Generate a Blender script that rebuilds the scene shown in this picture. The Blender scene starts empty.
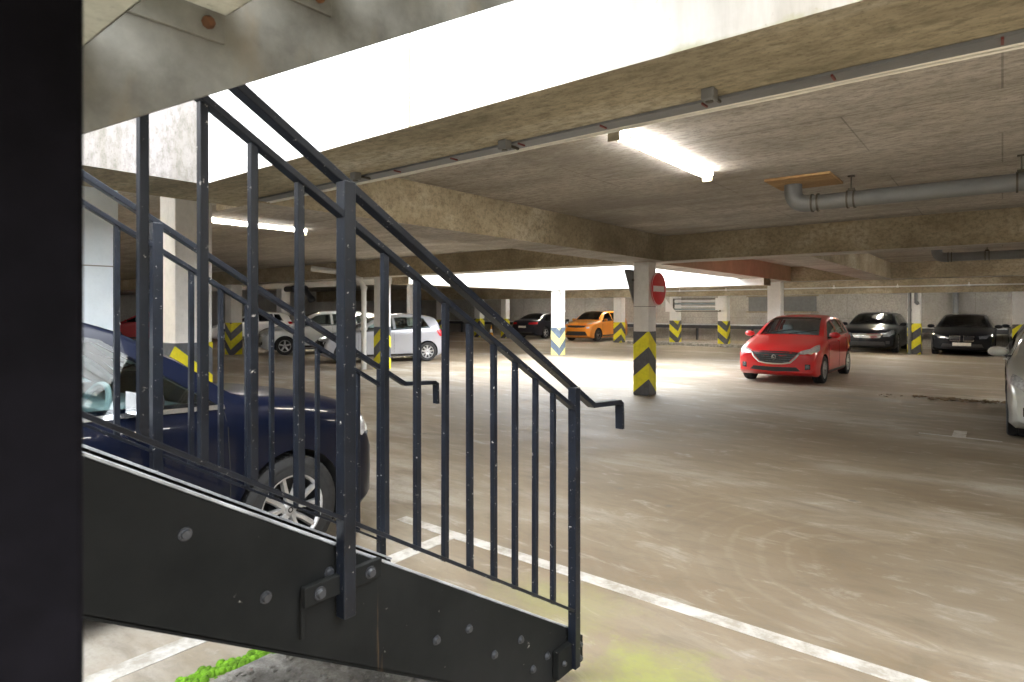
LAMP=50
import bpy, bmesh, math, random
from mathutils import Vector, Matrix
from mathutils.bvhtree import BVHTree
random.seed(7)
S = bpy.context.scene
COL = S.collection
PI = math.pi
V = Vector

# ------------------------------------------------------------------ mesh builder
class MB:
    def __init__(s): s.v=[]; s.f=[]; s.m=[]
    def add(s, vs, fs, mi=0):
        o=len(s.v); s.v+= [tuple(p) for p in vs]
        for f in fs: s.f.append([i+o for i in f]); s.m.append(mi)
        return s
    def box(s,x0,x1,y0,y1,z0,z1,mi=0,faces=None):
        vs=[(x0,y0,z0),(x1,y0,z0),(x1,y1,z0),(x0,y1,z0),(x0,y0,z1),(x1,y0,z1),(x1,y1,z1),(x0,y1,z1)]
        fs=[(3,2,1,0),(4,5,6,7),(0,1,5,4),(1,2,6,5),(2,3,7,6),(3,0,4,7)]  # bottom top -y +x +y -x
        o=len(s.v); s.v+=vs
        for k,f in enumerate(fs):
            s.f.append([i+o for i in f]); s.m.append(faces.get(k,mi) if faces else mi)
        return s
    def obox(s,c,a,b,d,mi=0):
        c=V(c);a=V(a);b=V(b);d=V(d); vs=[]
        for k in (-1,1):
            for (i,j) in ((-1,-1),(1,-1),(1,1),(-1,1)): vs.append(c+a*i+b*j+d*k)
        return s.add(vs,[(3,2,1,0),(4,5,6,7),(0,1,5,4),(1,2,6,5),(2,3,7,6),(3,0,4,7)],mi)
    def sweep(s,pts,prof,side=None,mi=0,cap=True):
        pts=[V(p) for p in pts]; n=len(pts); k=len(prof); rings=[]
        prev=None
        for i,p in enumerate(pts):
            t0=(pts[i]-pts[i-1]).normalized() if i>0 else None
            t1=(pts[i+1]-pts[i]).normalized() if i<n-1 else None
            if t0 is None: t=t1; sc=1.0
            elif t1 is None: t=t0; sc=1.0
            else:
                t=(t0+t1).normalized(); sc=1.0/max(.35,t.dot(t0))
            if side is not None: sd=V(side); sd=(sd-t*sd.dot(t)).normalized()
            elif prev is None:
                u=V((0,0,1)) if abs(t.z)<.9 else V((1,0,0)); sd=u.cross(t).normalized()
            else: sd=(prev-t*prev.dot(t)).normalized()
            prev=sd
            up=t.cross(sd)
            ring=[]
            for (a,b) in prof:
                ring.append(p+sd*a+up*b*(sc if side is not None else 1))
            rings.append(ring)
        vs=[q for r in rings for q in r]; fs=[]
        for i in range(n-1):
            for j in range(k):
                a=i*k+j;b=i*k+(j+1)%k;fs.append((a,b,b+k,a+k))
        if cap:
            fs.append(tuple(range(k-1,-1,-1))); fs.append(tuple((n-1)*k+j for j in range(k)))
        return s.add(vs,fs,mi)
    def bar(s,p0,p1,w,h,side=None,mi=0):
        w/=2;h/=2
        return s.sweep([p0,p1],[(-w,-h),(w,-h),(w,h),(-w,h)],side,mi)
    def tube(s,pts,r,n=10,mi=0,cap=True):
        return s.sweep(pts,[(r*math.cos(2*PI*i/n),r*math.sin(2*PI*i/n)) for i in range(n)],None,mi,cap)
    def lathe(s,prof,o,d,n=24,mi=0,close=False):
        o=V(o);d=V(d).normalized();u=V((0,0,1)) if abs(d.z)<.9 else V((1,0,0))
        a=d.cross(u).normalized();b=d.cross(a); vs=[];fs=[];k=len(prof)
        for i in range(n):
            c,sn=math.cos(2*PI*i/n),math.sin(2*PI*i/n)
            for (r,h) in prof: vs.append(o+d*h+a*(r*c)+b*(r*sn))
        for i in range(n):
            j=(i+1)%n
            for q in range(k if close else k-1):
                q2=(q+1)%k
                fs.append((i*k+q,j*k+q,j*k+q2,i*k+q2))
        return s.add(vs,fs,mi)
    def prism(s,poly,vec,mi=0):
        n=len(poly);poly=[V(p) for p in poly];vec=V(vec)
        vs=poly+[p+vec for p in poly]
        fs=[tuple(range(n-1,-1,-1)),tuple(range(n,2*n))]
        for i in range(n): fs.append((i,(i+1)%n,n+(i+1)%n,n+i))
        return s.add(vs,fs,mi)
    def mesh(s,name,mats,smooth=False,ang=40):
        me=bpy.data.meshes.new(name); me.from_pydata(s.v,[],s.f)
        for m in (mats if isinstance(mats,(list,tuple)) else [mats]): me.materials.append(m)
        for p,mi in zip(me.polygons,s.m): p.material_index=mi
        bm=bmesh.new(); bm.from_mesh(me); bmesh.ops.recalc_face_normals(bm,faces=bm.faces); bm.to_mesh(me); bm.free()
        if smooth: shade(me,ang)
        me.update(); return me
    def build(s,name,mats,parent=None,smooth=False,bevel=0,ang=40):
        o=bpy.data.objects.new(name,s.mesh(name,mats,smooth,ang)); COL.objects.link(o)
        if parent is not None: o.parent=parent
        if bevel:
            b=o.modifiers.new('bevel','BEVEL'); b.width=bevel; b.segments=2; b.limit_method='ANGLE'
        return o
def shade(me,ang=40):
    for p in me.polygons: p.use_smooth=True
    me.set_sharp_from_angle(angle=math.radians(ang))
def tag(o,label=None,cat=None,group=None,kind=None):
    if label: o['label']=label
    if cat: o['category']=cat
    if group: o['group']=group
    if kind: o['kind']=kind
    return o
def thing(name,label,cat,loc=(0,0,0),rz=0,group=None):
    o=bpy.data.objects.new(name,None); COL.objects.link(o); o.empty_display_size=.1
    o.location=loc; o.rotation_euler=(0,0,rz); return tag(o,label,cat,group)
def kids(o): return [c for c in list(COL.objects) if c.parent==o]
def copy_tree(o,parent=None):
    c=o.copy(); COL.objects.link(c)
    if parent is not None: c.parent=parent
    for ch in kids(o): copy_tree(ch,c)
    return c

# ------------------------------------------------------------------ materials
class NT:
    def __init__(s,name):
        s.mat=bpy.data.materials.new(name); s.mat.use_nodes=True
        s.t=s.mat.node_tree; s.n=s.t.nodes; s.l=s.t.links
        s.b=s.n['Principled BSDF']; s.out=s.n['Material Output']
        s.tc=s.n.new('ShaderNodeTexCoord'); s.co=s.tc.outputs['Object']
    def val(s,sock,v):
        if hasattr(v,'is_output') or isinstance(v,bpy.types.NodeSocket): s.l.new(v,sock)
        elif isinstance(v,(tuple,list)) and len(v)==3 and sock.type=='RGBA': sock.default_value=(*v,1)
        else: sock.default_value=v
    def set(s,**k):
        for a,b in k.items(): s.val(s.b.inputs[a.replace('_',' ')],b)
        return s
    def mapping(s,scale=(1,1,1),rot=(0,0,0),loc=(0,0,0),co=None):
        m=s.n.new('ShaderNodeMapping'); s.l.new(co or s.co,m.inputs[0])
        m.inputs['Scale'].default_value=scale; m.inputs['Rotation'].default_value=rot; m.inputs['Location'].default_value=loc
        return m.outputs[0]
    def noise(s,scale=5,detail=6,rough=.6,co=None,dist=0):
        n=s.n.new('ShaderNodeTexNoise'); s.l.new(co or s.co,n.inputs['Vector'])
        n.inputs['Scale'].default_value=scale;n.inputs['Detail'].default_value=detail;n.inputs['Roughness'].default_value=rough
        n.inputs['Distortion'].default_value=dist
        return n.outputs['Fac']
    def voro(s,scale=5,co=None,feat='F1'):
        n=s.n.new('ShaderNodeTexVoronoi'); n.feature=feat; s.l.new(co or s.co,n.inputs['Vector']); n.inputs['Scale'].default_value=scale
        return n.outputs['Distance']
    def ramp(s,fac,stops,interp='LINEAR'):
        r=s.n.new('ShaderNodeValToRGB'); s.l.new(fac,r.inputs[0]); e=r.color_ramp.elements; r.color_ramp.interpolation=interp
        while len(e)<len(stops): e.new(.5)
        for q,(p,c) in zip(e,stops):
            q.position=p; c=(c,c,c) if not isinstance(c,(tuple,list)) else c; q.color=(*c,1)
        return r.outputs[0]
    def mix(s,fac,a,b,mode='MIX'):
        m=s.n.new('ShaderNodeMix'); m.data_type='RGBA'; m.blend_type=mode
        s.val(m.inputs[0],fac); s.val(m.inputs[6],a); s.val(m.inputs[7],b)
        return m.outputs[2]
    def math(s,op,a,b=None,c=None):
        m=s.n.new('ShaderNodeMath'); m.operation=op; s.val(m.inputs[0],a)
        if b is not None: s.val(m.inputs[1],b)
        if c is not None: s.val(m.inputs[2],c)
        return m.outputs[0]
    def xyz(s,co=None):
        m=s.n.new('ShaderNodeSeparateXYZ'); s.l.new(co or s.co,m.inputs[0]); return m.outputs
    def bump(s,h,strength=.3,dist=.01):
        b=s.n.new('ShaderNodeBump'); b.inputs['Strength'].default_value=strength; b.inputs['Distance'].default_value=dist
        s.l.new(h,b.inputs['Height']); s.l.new(b.outputs[0],s.b.inputs['Normal']); return s

def simple(name,col,rough=.5,metal=0,coat=0,var=.12,scale=8):
    m=NT(name); f=m.noise(scale,4)
    d=tuple(c*(1-var) for c in col); l=tuple(min(1,c*(1+var)) for c in col)
    m.set(Base_Color=m.ramp(f,[(.3,d),(.7,l)]),Roughness=rough,Metallic=metal,Coat_Weight=coat,Coat_Roughness=.05)
    return m.mat
def emit(name,col,st):
    m=NT(name); m.set(Base_Color=(.9,.9,.9),Emission_Color=col,Emission_Strength=st); return m.mat

def concrete(name,c1,c2,c3,stretch=(1,1,1),seam=None,moss=None,bump=.25,mott=1.0):
    m=NT(name)
    soft=tuple(1+(q-1)*.45 for q in stretch)
    a=m.noise(1.1,9,.66,m.mapping(stretch)); b=m.noise(16,6,.75,m.mapping(soft)); c=m.noise(.45,6,.62)
    col=m.ramp(a,[(.30,c1),(.52,c2),(.72,c3)])
    col=m.mix(m.ramp(b,[(.36,.65*mott),(.56,0.0)]),col,tuple(x*.60 for x in c1))
    col=m.mix(m.ramp(c,[(.36,.65*mott),(.52,0)]),col,tuple(x*.75 for x in c1))
    sp=m.noise(60,3,.6); col=m.mix(m.ramp(sp,[(.3,.5*mott),(.42,0)]),col,tuple(x*.45 for x in c1))
    if seam:
        bt=m.n.new('ShaderNodeTexBrick'); m.l.new(m.mapping(seam[0],seam[2] if len(seam)>2 else (0,0,0)),bt.inputs['Vector'])
        bt.inputs['Color1'].default_value=(0,0,0,1);bt.inputs['Color2'].default_value=(0,0,0,1);bt.inputs['Mortar'].default_value=(1,1,1,1)
        bt.inputs['Scale'].default_value=1;bt.inputs['Mortar Size'].default_value=seam[1];bt.inputs['Mortar Smooth'].default_value=.6
        bt.offset=.37; bt.inputs['Brick Width'].default_value=2.4; bt.inputs['Row Height'].default_value=1.2
        col=m.mix(m.math('MULTIPLY',bt.outputs['Color'],m.ramp(a,[(.3,.9),(.7,.25)])),col,tuple(x*.45 for x in c1))
    m.set(Base_Color=col,Roughness=.88); m.bump(b,bump,.01)
    return m.mat

M={}
M['ceiling']=concrete('board_marked_concrete',(.32,.29,.245),(.53,.49,.435),(.70,.665,.62),(.35,2.2,1),seam=((1,1,1),.008))
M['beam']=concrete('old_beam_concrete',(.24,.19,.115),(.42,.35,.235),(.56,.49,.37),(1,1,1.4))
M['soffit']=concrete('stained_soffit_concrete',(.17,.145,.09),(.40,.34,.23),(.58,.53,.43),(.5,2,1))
M['wall']=concrete('grey_wall_concrete',(.36,.34,.30),(.47,.44,.40),(.56,.53,.49),(1,1,.6),seam=((1,1,1),.01,(PI/2,0,0)))
M['gravel_mat']=concrete('rough_gravel_concrete',(.16,.15,.13),(.36,.34,.31),(.62,.60,.56),(9,9,9),bump=.8,mott=.4)

def fascia_mat():
    m=NT('white_painted_fascia'); x,y,z=m.xyz()
    st=m.noise(2.0,6,.65,m.mapping((3.2,3.2,.22))); a=m.noise(1.2,6,.6); sp=m.noise(40,3,.6)
    col=m.ramp(a,[(.3,(.80,.79,.77)),(.6,(.88,.88,.87))])
    col=m.mix(m.math('MULTIPLY',m.ramp(st,[(.56,0),(.74,.75)]),m.ramp(m.noise(.5,3),[(.4,0),(.62,1)])),col,(.42,.37,.28))
    col=m.mix(m.ramp(sp,[(.24,.8),(.32,0)]),col,(.30,.27,.22))
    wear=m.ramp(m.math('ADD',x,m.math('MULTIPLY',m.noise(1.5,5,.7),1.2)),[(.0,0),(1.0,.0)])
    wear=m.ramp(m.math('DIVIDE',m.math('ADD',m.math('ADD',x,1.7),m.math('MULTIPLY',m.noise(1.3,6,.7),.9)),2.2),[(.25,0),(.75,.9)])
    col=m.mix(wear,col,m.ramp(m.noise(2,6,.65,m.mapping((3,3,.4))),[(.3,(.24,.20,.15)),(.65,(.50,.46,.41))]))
    # mossy drip edge at the foot of the face
    edge=m.math('SUBTRACT',2.56,m.math('ADD',z,m.math('MULTIPLY',m.noise(5,5,.7),.09)))
    col=m.mix(m.ramp(edge,[(0.0,0),(.035,.85)]),col,(.30,.29,.12))
    m.set(Base_Color=col,Roughness=.75); m.bump(sp,.15,.004); return m.mat
M['fascia']=fascia_mat()
def fascia_far():
    m=NT('white_painted_far_fascia'); st=m.noise(2.0,6,.65,m.mapping((3,3,.3))); sp=m.noise(9,4,.6)
    col=m.mix(m.ramp(st,[(.60,0),(.8,.6)]),(.86,.86,.84),(.35,.32,.27))
    col=m.mix(m.ramp(sp,[(.26,.7),(.34,0)]),col,(.4,.37,.3))
    m.set(Base_Color=col,Roughness=.7); return m.mat
M['fascia_far']=fascia_far()

def floor_mat():
    m=NT('worn_concrete_floor')
    a=m.noise(.45,8,.62,m.mapping((.55,1.5,1))); b=m.noise(3.5,8,.7,m.mapping((.6,1.5,1)),.6); c=m.noise(.22,3,.5); g=m.noise(38,4,.7)
    col=m.ramp(a,[(.36,(.17,.125,.075)),(.52,(.29,.245,.185)),(.66,(.50,.475,.435))])
    col=m.mix(m.ramp(c,[(.42,.6),(.58,0)]),col,(.22,.165,.105))
    col=m.mix(m.ramp(b,[(.32,.55),(.5,0)]),col,(.15,.125,.09))
    col=m.mix(m.ramp(b,[(.56,0),(.72,.55)]),col,(.52,.50,.46))
    sp=m.voro(1.6); col=m.mix(m.ramp(sp,[(.03,.75),(.075,0)]),col,(.16,.145,.12))
    sp2=m.voro(4.3); col=m.mix(m.ramp(sp2,[(.025,.6),(.06,0)]),col,(.20,.18,.15))
    x,y,z=m.xyz()
    # tyre scuff arcs where cars turn
    dx=m.math('SUBTRACT',x,-.1); dy=m.math('SUBTRACT',y,4.4)
    rr=m.math('SQRT',m.math('ADD',m.math('MULTIPLY',dx,dx),m.math('MULTIPLY',m.math('MULTIPLY',dy,dy),1.5)))
    w=m.math('SINE',m.math('ADD',m.math('MULTIPLY',rr,34.0),m.math('MULTIPLY',m.noise(1.6,3),9.0)))
    fall=m.ramp(m.math('DIVIDE',rr,2.6),[(.25,0),(.42,1),(.6,.8),(1.0,0)])
    col=m.mix(m.math('MULTIPLY',m.math('MULTIPLY',m.ramp(w,[(.5,0),(1,1)]),fall),m.ramp(b,[(.35,0),(.6,.20)])),col,(.46,.41,.33))
    # oil and damp stains
    for (px,py,rx,ry,k) in ((-1.9,12.6,1.1,.28,.75),(-1.5,10.9,1.0,.25,.6),(-.6,13.3,1.1,.16,.8),(-3.6,8.6,1.2,.3,.35),(-7.0,8.6,1.4,.3,.3),(-5.4,13.6,.5,.14,.5)):
        ex=m.math('DIVIDE',m.math('SUBTRACT',x,px),rx); ey=m.math('DIVIDE',m.math('SUBTRACT',y,py),ry)
        d=m.math('SQRT',m.math('ADD',m.math('MULTIPLY',ex,ex),m.math('MULTIPLY',ey,ey)))
        d=m.math('ADD',d,m.math('MULTIPLY',m.math('SUBTRACT',m.noise(3,4,.7),.5),1.6))
        col=m.mix(m.ramp(d,[(.55,k),(1.0,0)]),col,(.17,.145,.11))
    # green algae beside the foot of the stairs and by the stair base
    for (px,py,rx,ry,k) in ((-1.15,2.45,.42,.34,.55),(-1.9,2.75,.5,.35,.25)):
        ex=m.math('DIVIDE',m.math('SUBTRACT',x,px),rx); ey=m.math('DIVIDE',m.math('SUBTRACT',y,py),ry)
        d=m.math('SQRT',m.math('ADD',m.math('MULTIPLY',ex,ex),m.math('MULTIPLY',ey,ey)))
        d=m.math('ADD',d,m.math('MULTIPLY',m.math('SUBTRACT',m.noise(4.5,5,.7),.5),2.4))
        col=m.mix(m.ramp(d,[(.2,k),(1.1,0)]),col,(.30,.34,.06))
    col=m.mix(m.ramp(g,[(.3,.35),(.5,0)]),col,(.2,.18,.15))
    m.set(Base_Color=col,Roughness=m.ramp(a,[(.3,.5),(.7,.8)])); m.bump(g,.18,.004)
    return m.mat
M['floor']=floor_mat()
def line_mat():
    m=NT('worn_white_line_paint'); n=m.noise(6,6,.7); m.set(Base_Color=m.ramp(n,[(.38,(.34,.31,.265)),(.56,(.54,.52,.49))]),Roughness=.7); return m.mat
M['line']=line_mat()

def black_paint():
    m=NT('chipped_black_gloss_paint'); n=m.noise(55,4,.7); n2=m.noise(9,4,.6)
    col=m.ramp(n2,[(.3,(.004,.005,.008)),(.7,(.010,.013,.020))])
    chip=m.ramp(n,[(.655,0),(.70,1)])
    col=m.mix(chip,col,(.45,.43,.40))
    m.set(Base_Color=col,Roughness=.36,Metallic=0,Specular_IOR_Level=.3); m.bump(n2,.2,.003); return m.mat
M['black']=black_paint()
def stringer_mat():
    m=NT('dull_black_stringer_paint'); n=m.noise(26,4,.7); n2=m.noise(2.2,5,.6); r=m.noise(2.0,5,.7,m.mapping((6,6,.4)))
    col=m.ramp(n2,[(.3,(.007,.0075,.0075)),(.7,(.017,.0175,.017))])
    col=m.mix(m.ramp(r,[(.66,0),(.78,.6)]),col,(.16,.10,.05))
    col=m.mix(m.ramp(n,[(.70,0),(.75,.8)]),col,(.42,.40,.36))
    m.set(Base_Color=col,Roughness=.6,Specular_IOR_Level=.08); m.bump(n2,.2,.004); return m.mat
M['stringer']=stringer_mat()
def galv():
    m=NT('weathered_galvanised_steel'); n=m.noise(5,6,.65); r=m.noise(2.5,5,.65,m.mapping((1.5,1.5,.5)))
    col=m.ramp(n,[(.3,(.10,.095,.08)),(.7,(.24,.235,.21))])
    col=m.mix(m.ramp(r,[(.52,0),(.72,.7)]),col,(.20,.15,.085))
    m.set(Base_Color=col,Roughness=.62,Metallic=.15); m.bump(n,.15,.004); return m.mat
M['galv']=galv()
M['tread']=concrete('pale_stained_tread_sheet',(.52,.53,.45),(.66,.67,.60),(.76,.76,.70),(1,1,1),bump=.1)
M['post']=simple('dark_rusty_post_paint',(.004,.0035,.005),.75,scale=20,var=.4)
M['post'].node_tree.nodes['Principled BSDF'].inputs['Specular IOR Level'].default_value=.06
M['rust']=simple('rusty_steel',(.11,.045,.016),.8,scale=30,var=.5)
M['bolt']=simple('painted_bolt',(.035,.037,.042),.4,scale=30,var=.3)
M['white_pillar']=concrete('off_white_pillar_paint',(.74,.73,.70),(.82,.81,.79),(.86,.855,.84),(1,1,.5),bump=.12,mott=.3)
M['cold_pillar']=concrete('cool_white_pillar_paint',(.64,.72,.78),(.70,.77,.82),(.75,.81,.85),(1,1,.5),bump=.05,mott=.15)
def chevron(name,direction,h,yellow,dark):
    m=NT(name); x,y,z=m.xyz()
    v=m.math('ADD',z,m.math('MULTIPLY',m.math('ADD',m.math('SUBTRACT',y,x),2*h),direction*.85))
    fr=m.math('FRACT',m.math('ADD',m.math('DIVIDE',v,.6),10.0)) if True else None
    n=m.noise(9,5,.65)
    a=m.ramp(n,[(.3,tuple(c*.8 for c in yellow)),(.6,yellow)]); b=m.ramp(n,[(.3,tuple(c*.75 for c in dark)),(.7,tuple(min(1,c*1.3) for c in dark))])
    col=m.mix(m.math('LESS_THAN',fr,.5),a,b)
    m.set(Base_Color=col,Roughness=.6); return m.mat
YEL=(.80,.72,.02); DRK=(.085,.085,.09)
M['chev_up']=chevron('yellow_black_chevrons_rising',1,.15,YEL,DRK)
M['chev_down']=chevron('yellow_black_chevrons_falling',-1,.15,YEL,DRK)
M['chev_pale']=chevron('pale_yellow_blue_chevrons',-1,.17,(.84,.82,.30),(.12,.16,.22))  # paler yellow and bluer dark than the other bands
M['pvc']=simple('grey_plastic_pipe',(.17,.175,.175),.45,scale=3,var=.15)
M['pvc_white']=simple('off_white_plastic_pipe',(.66,.66,.64),.5,scale=3,var=.1)
M['cable']=simple('cream_cable_sheath',(.74,.71,.62),.5)
M['tray']=simple('grey_cable_tray',(.20,.205,.21),.5,.4)
M['red_clip']=simple('red_clip',(.16,.035,.03),.5)
M['steel']=simple('dull_steel',(.10,.09,.07),.5,.7)
M['ply']=concrete('stained_plywood_board',(.36,.21,.09),(.50,.32,.15),(.60,.43,.22),(.6,4,1),bump=.1)
M['tube_light']=emit('lit_fill_diffuser',(1.0,.975,.94),LAMP)  # used by the added unseen fill lights only
M['tube_dim']=emit('lit_dimmer_fluorescent_diffuser',(1.0,.96,.90),LAMP*.45)  # visible tubes set dimmer than the unseen ones to limit ceiling glow
M['lamp_body']=simple('dusty_lamp_housing',(.38,.34,.24),.6)
M['sign_red']=simple('sign_red',(.62,.025,.03),.4,var=.05)
M['sign_white']=simple('sign_white_bar',(.80,.78,.76),.45,var=.08,scale=25)
M['sign_back']=simple('grey_sign_back',(.17,.17,.165),.55)
M['rail_dark']=simple('dark_barrier_rail',(.035,.036,.04),.5)
M['rail_light']=simple('pale_barrier_top',(.5,.52,.54),.5)
M['moss']=simple('bright_green_moss',(.13,.29,.012),.95,scale=30,var=.55)
M['leaf']=simple('dry_brown_leaf',(.15,.10,.05),.9,scale=8,var=.6)
M['cone']=simple('orange_cone_plastic',(.80,.36,.03),.5)
M['glass_dark']=simple('louvre_glass',(.25,.30,.31),.1)

M['flange']=simple('sky_sheen_flange',(.30,.31,.32),.5,scale=12,var=.4)  # black top flange coloured pale to imitate a grazing sky reflection

M['fascia_left']=concrete('stained_shaded_pinkish_render',(.17,.155,.125),(.24,.22,.21),(.31,.285,.28),(2.5,2.5,.35))  # stains, plus a darker base colour standing in for weaker light here
M['chev_grey']=chevron('yellow_grey_chevrons',1,.2,YEL,(.10,.11,.13))
SKY=4.0; EXPO=1.55
# ------------------------------------------------------------------ camera, sky
cam=bpy.data.cameras.new('camera'); co=bpy.data.objects.new('camera',cam); COL.objects.link(co); S.camera=co
co.location=(0,0,1.6); co.rotation_euler=(PI/2,0,math.radians(38.8))
cam.sensor_width=36; cam.lens=610/1024*36; cam.shift_y=-31/1024; cam.clip_start=.05
cam.dof.use_dof=True; cam.dof.focus_distance=5.0; cam.dof.aperture_fstop=5.6
w=bpy.data.worlds.new('overcast_sky'); S.world=w; w.use_nodes=True
wn=w.node_tree.nodes; wl=w.node_tree.links; bg=wn['Background']
tcw=wn.new('ShaderNodeTexCoord'); sx=wn.new('ShaderNodeSeparateXYZ'); wl.new(tcw.outputs['Generated'],sx.inputs[0])
rp=wn.new('ShaderNodeValToRGB'); wl.new(sx.outputs[2],rp.inputs[0])
rp.color_ramp.elements[0].position=0.0; rp.color_ramp.elements[0].color=(.75,.80,.86,1)
rp.color_ramp.elements[1].position=.6; rp.color_ramp.elements[1].color=(.95,.98,1,1)
wl.new(rp.outputs[0],bg.inputs[0]); bg.inputs[1].default_value=SKY
S.view_settings.view_transform='Standard'; S.view_settings.look='None'; S.view_settings.gamma=1; S.view_settings.use_curve_mapping=False
S.view_settings.exposure=EXPO
S.cycles.use_denoising=True
S.cycles.max_bounces=14; S.cycles.diffuse_bounces=8; S.cycles.transparent_max_bounces=16
S.cycles.sample_clamp_indirect=8

def struct(name,mb,mats,label=None,bevel=0,smooth=False):
    o=mb.build(name,mats,None,smooth,bevel); o['kind']='structure'
    if label: o['label']=label
    return o
# ------------------------------------------------------------------ the setting
struct('floor',MB().box(-44,16,-9,36,-.2,0),M['floor'],'worn brown concrete car park floor')
c=MB()
for b in ((-44,16,2.5,11,2.96,3.18),(-5.95,16,11,36,2.96,3.18),(-44,-12.6,11,36,2.96,3.18),(-12.6,-5.95,17.8,36,2.96,3.18),(-44,-4.5,-9,2.5,2.96,3.18),(5.5,16,-9,2.1,2.96,3.18),(-4.6,5.6,-9,-5.2,2.96,3.18)): c.box(*b)
struct('ceiling',c,M['ceiling'],'board-marked concrete ceiling slab')
F={2:0,4:1,5:1,0:2,1:1,3:1}
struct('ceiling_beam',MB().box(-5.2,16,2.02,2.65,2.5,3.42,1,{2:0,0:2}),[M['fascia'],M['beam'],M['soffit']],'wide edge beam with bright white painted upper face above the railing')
struct('ceiling_beam',MB().box(-5.2,-4.45,-9,2.02,2.5,3.42,1,{3:0,0:2}),[M['fascia_left'],M['beam'],M['soffit']],'edge beam with stained, shade-darkened white face turning the corner of the stair well')
def beam(x0,x1,y0,y1,z0,z1,label,mats=None):
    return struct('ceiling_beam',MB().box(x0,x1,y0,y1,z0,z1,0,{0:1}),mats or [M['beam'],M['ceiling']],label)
beam(-5.6,-4.85,2.65,10.5,2.5,2.98,'concrete beam running from the stair well to the pillar with the no entry sign')
beam(-44,16,10.5,11.1,2.5,2.98,'long concrete beam crossing above the pillar with the no entry sign')
beam(-5.9,-5.2,11.1,20.5,2.5,2.98,'reddish brown beam beside the far light well',[simple('reddish_beam',(.56,.38,.27),.85,scale=3),M['ceiling']])
beam(-3.2,-2.5,11.1,20.5,2.5,2.98,'grey beam running back above the red car')
beam(-5.9,16,20.5,21.1,2.5,2.98,'cross beam behind the red car')
beam(-44,16,26.4,27.0,2.22,2.98,'low cross beam in front of the rear parking bays')
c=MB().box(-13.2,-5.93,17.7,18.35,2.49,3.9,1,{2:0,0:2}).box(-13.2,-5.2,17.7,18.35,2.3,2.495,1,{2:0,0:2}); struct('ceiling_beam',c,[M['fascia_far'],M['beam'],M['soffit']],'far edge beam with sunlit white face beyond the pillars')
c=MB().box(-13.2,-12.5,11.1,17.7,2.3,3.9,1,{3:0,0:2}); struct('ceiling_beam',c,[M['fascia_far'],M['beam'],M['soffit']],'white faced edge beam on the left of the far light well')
struct('ceiling_beam',MB().box(-44,-13.2,11.1,13.6,2.48,2.98),[M['fascia_far']],'white painted low soffit above the silver cars')
struct('trim_3',MB().box(-2.27,-2.262,2.014,2.02,2.5,3.42),M['beam'],'thin vertical joint line in the white fascia')
struct('wall_back',MB().box(-44,16,32.2,32.5,0,3.0),M['wall'],'grey concrete rear wall')
struct('wall_right_added',MB().box(13,13.3,-9,32,0,3.0),M['wall'],'added unseen grey wall on the right that blocks sky light')  # added out of view to keep sky reflections off the car sides
struct('wall_front_added',MB().box(-44,16,-8.3,-8,0,3.0),M['wall'],'added unseen grey wall behind the viewpoint that blocks sky light')  # added behind the camera to cut frontal sky light
struct('wall_left',MB().box(-40.3,-40,-9,32,0,3.0),M['wall'],'grey concrete wall far on the left')
struct('trim_1',MB().box(-14,-6.4,26.2,27.3,0,.12),M['gravel_mat'],'raised concrete kerb under the two short pillars',bevel=.02)
# painted floor lines (paint film on the slab)
struct('floor_line',MB().box(-3.6,9,3.07,3.17,0,.003),M['line'],'white line across the near floor')
struct('floor_line',MB().box(-3.11,-2.99,-3,3.07,0,.003),M['line'],'white bay line under the stairs beside the black car')
struct('floor_line',MB().box(-.85,.0,9.47,9.53,0,.003).box(-.5,-.36,9.53,10.0,0,.003),M['line'],'short faded T shaped bay mark near the pale car')

# ------------------------------------------------------------------ pillars
def pillar(x,y,w,top,label,band=0,chev=None,mat='white_pillar',group=None,base_z=0.0):
    t=thing('pillar',label,'pillar',(x,y,base_z),0,group)
    h=w/2
    MB().box(-h,h,-h,h,0,top-base_z).build('shaft',M[mat],t,bevel=.012)
    if band:
        g=h+.006
        MB().box(-g,g,-g,g,0,band).build('warning_band',M[chev],t,bevel=.012)
        # thin collar line where the paint stops
    return t
p=pillar(-5.28,10.58,.31,2.5,'square white pillar with a bold yellow and black chevron base and the no entry sign',1.2,'chev_up')
MB().box(-.158,.158,-.158,.158,1.66,1.672).build('joint_line',simple('joint_seam_line',(.25,.24,.22),.9),p)  # seam drawn as a thin darker strip round the pillar
pillar(-7.2,3.07,.40,2.96,'tall white pillar just behind the black car',1.24,'chev_grey')
p=pillar(-6.35,1.83,.42,2.96,'wide bluish white pillar at the left behind the dark post',0,mat='cold_pillar')
MB().box(-.213,.213,-.213,.213,1.98,1.99).build('joint_line',bpy.data.materials['joint_seam_line'],p)
pillar(-12.35,17.98,.36,2.3,'white pillar with pale blue and yellow chevrons in front of the orange car',.98,'chev_pale')
pillar(-14.8,26.9,.42,2.22,'pillar with yellow and black chevrons beside the right flank of the orange car',1.0,'chev_up')
pillar(-11.8,26.75,.40,2.22,'left one of two short striped pillars under the louvred vent',1.0,'chev_down',base_z=.12)
pillar(-9.55,26.75,.40,2.22,'right one of two short striped pillars under the louvred vent',1.0,'chev_down',base_z=.12)
pillar(-2.5,26.55,.40,2.22,'white pillar with yellow stripes and a pipe between the two dark parked cars',1.12,'chev_up')
pillar(.46,26.7,.40,2.22,'pillar with yellow band at the far right edge above the pale car',1.12,'chev_up')
pillar(-5.72,20.72,.40,2.5,'bright white pillar rising behind the windscreen of the red car',0)
pillar(-13.18,10.75,.32,2.5,'white pillar with a yellow foot seen through the railing beside the silver hatchback',1.15,'chev_grey')
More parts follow.
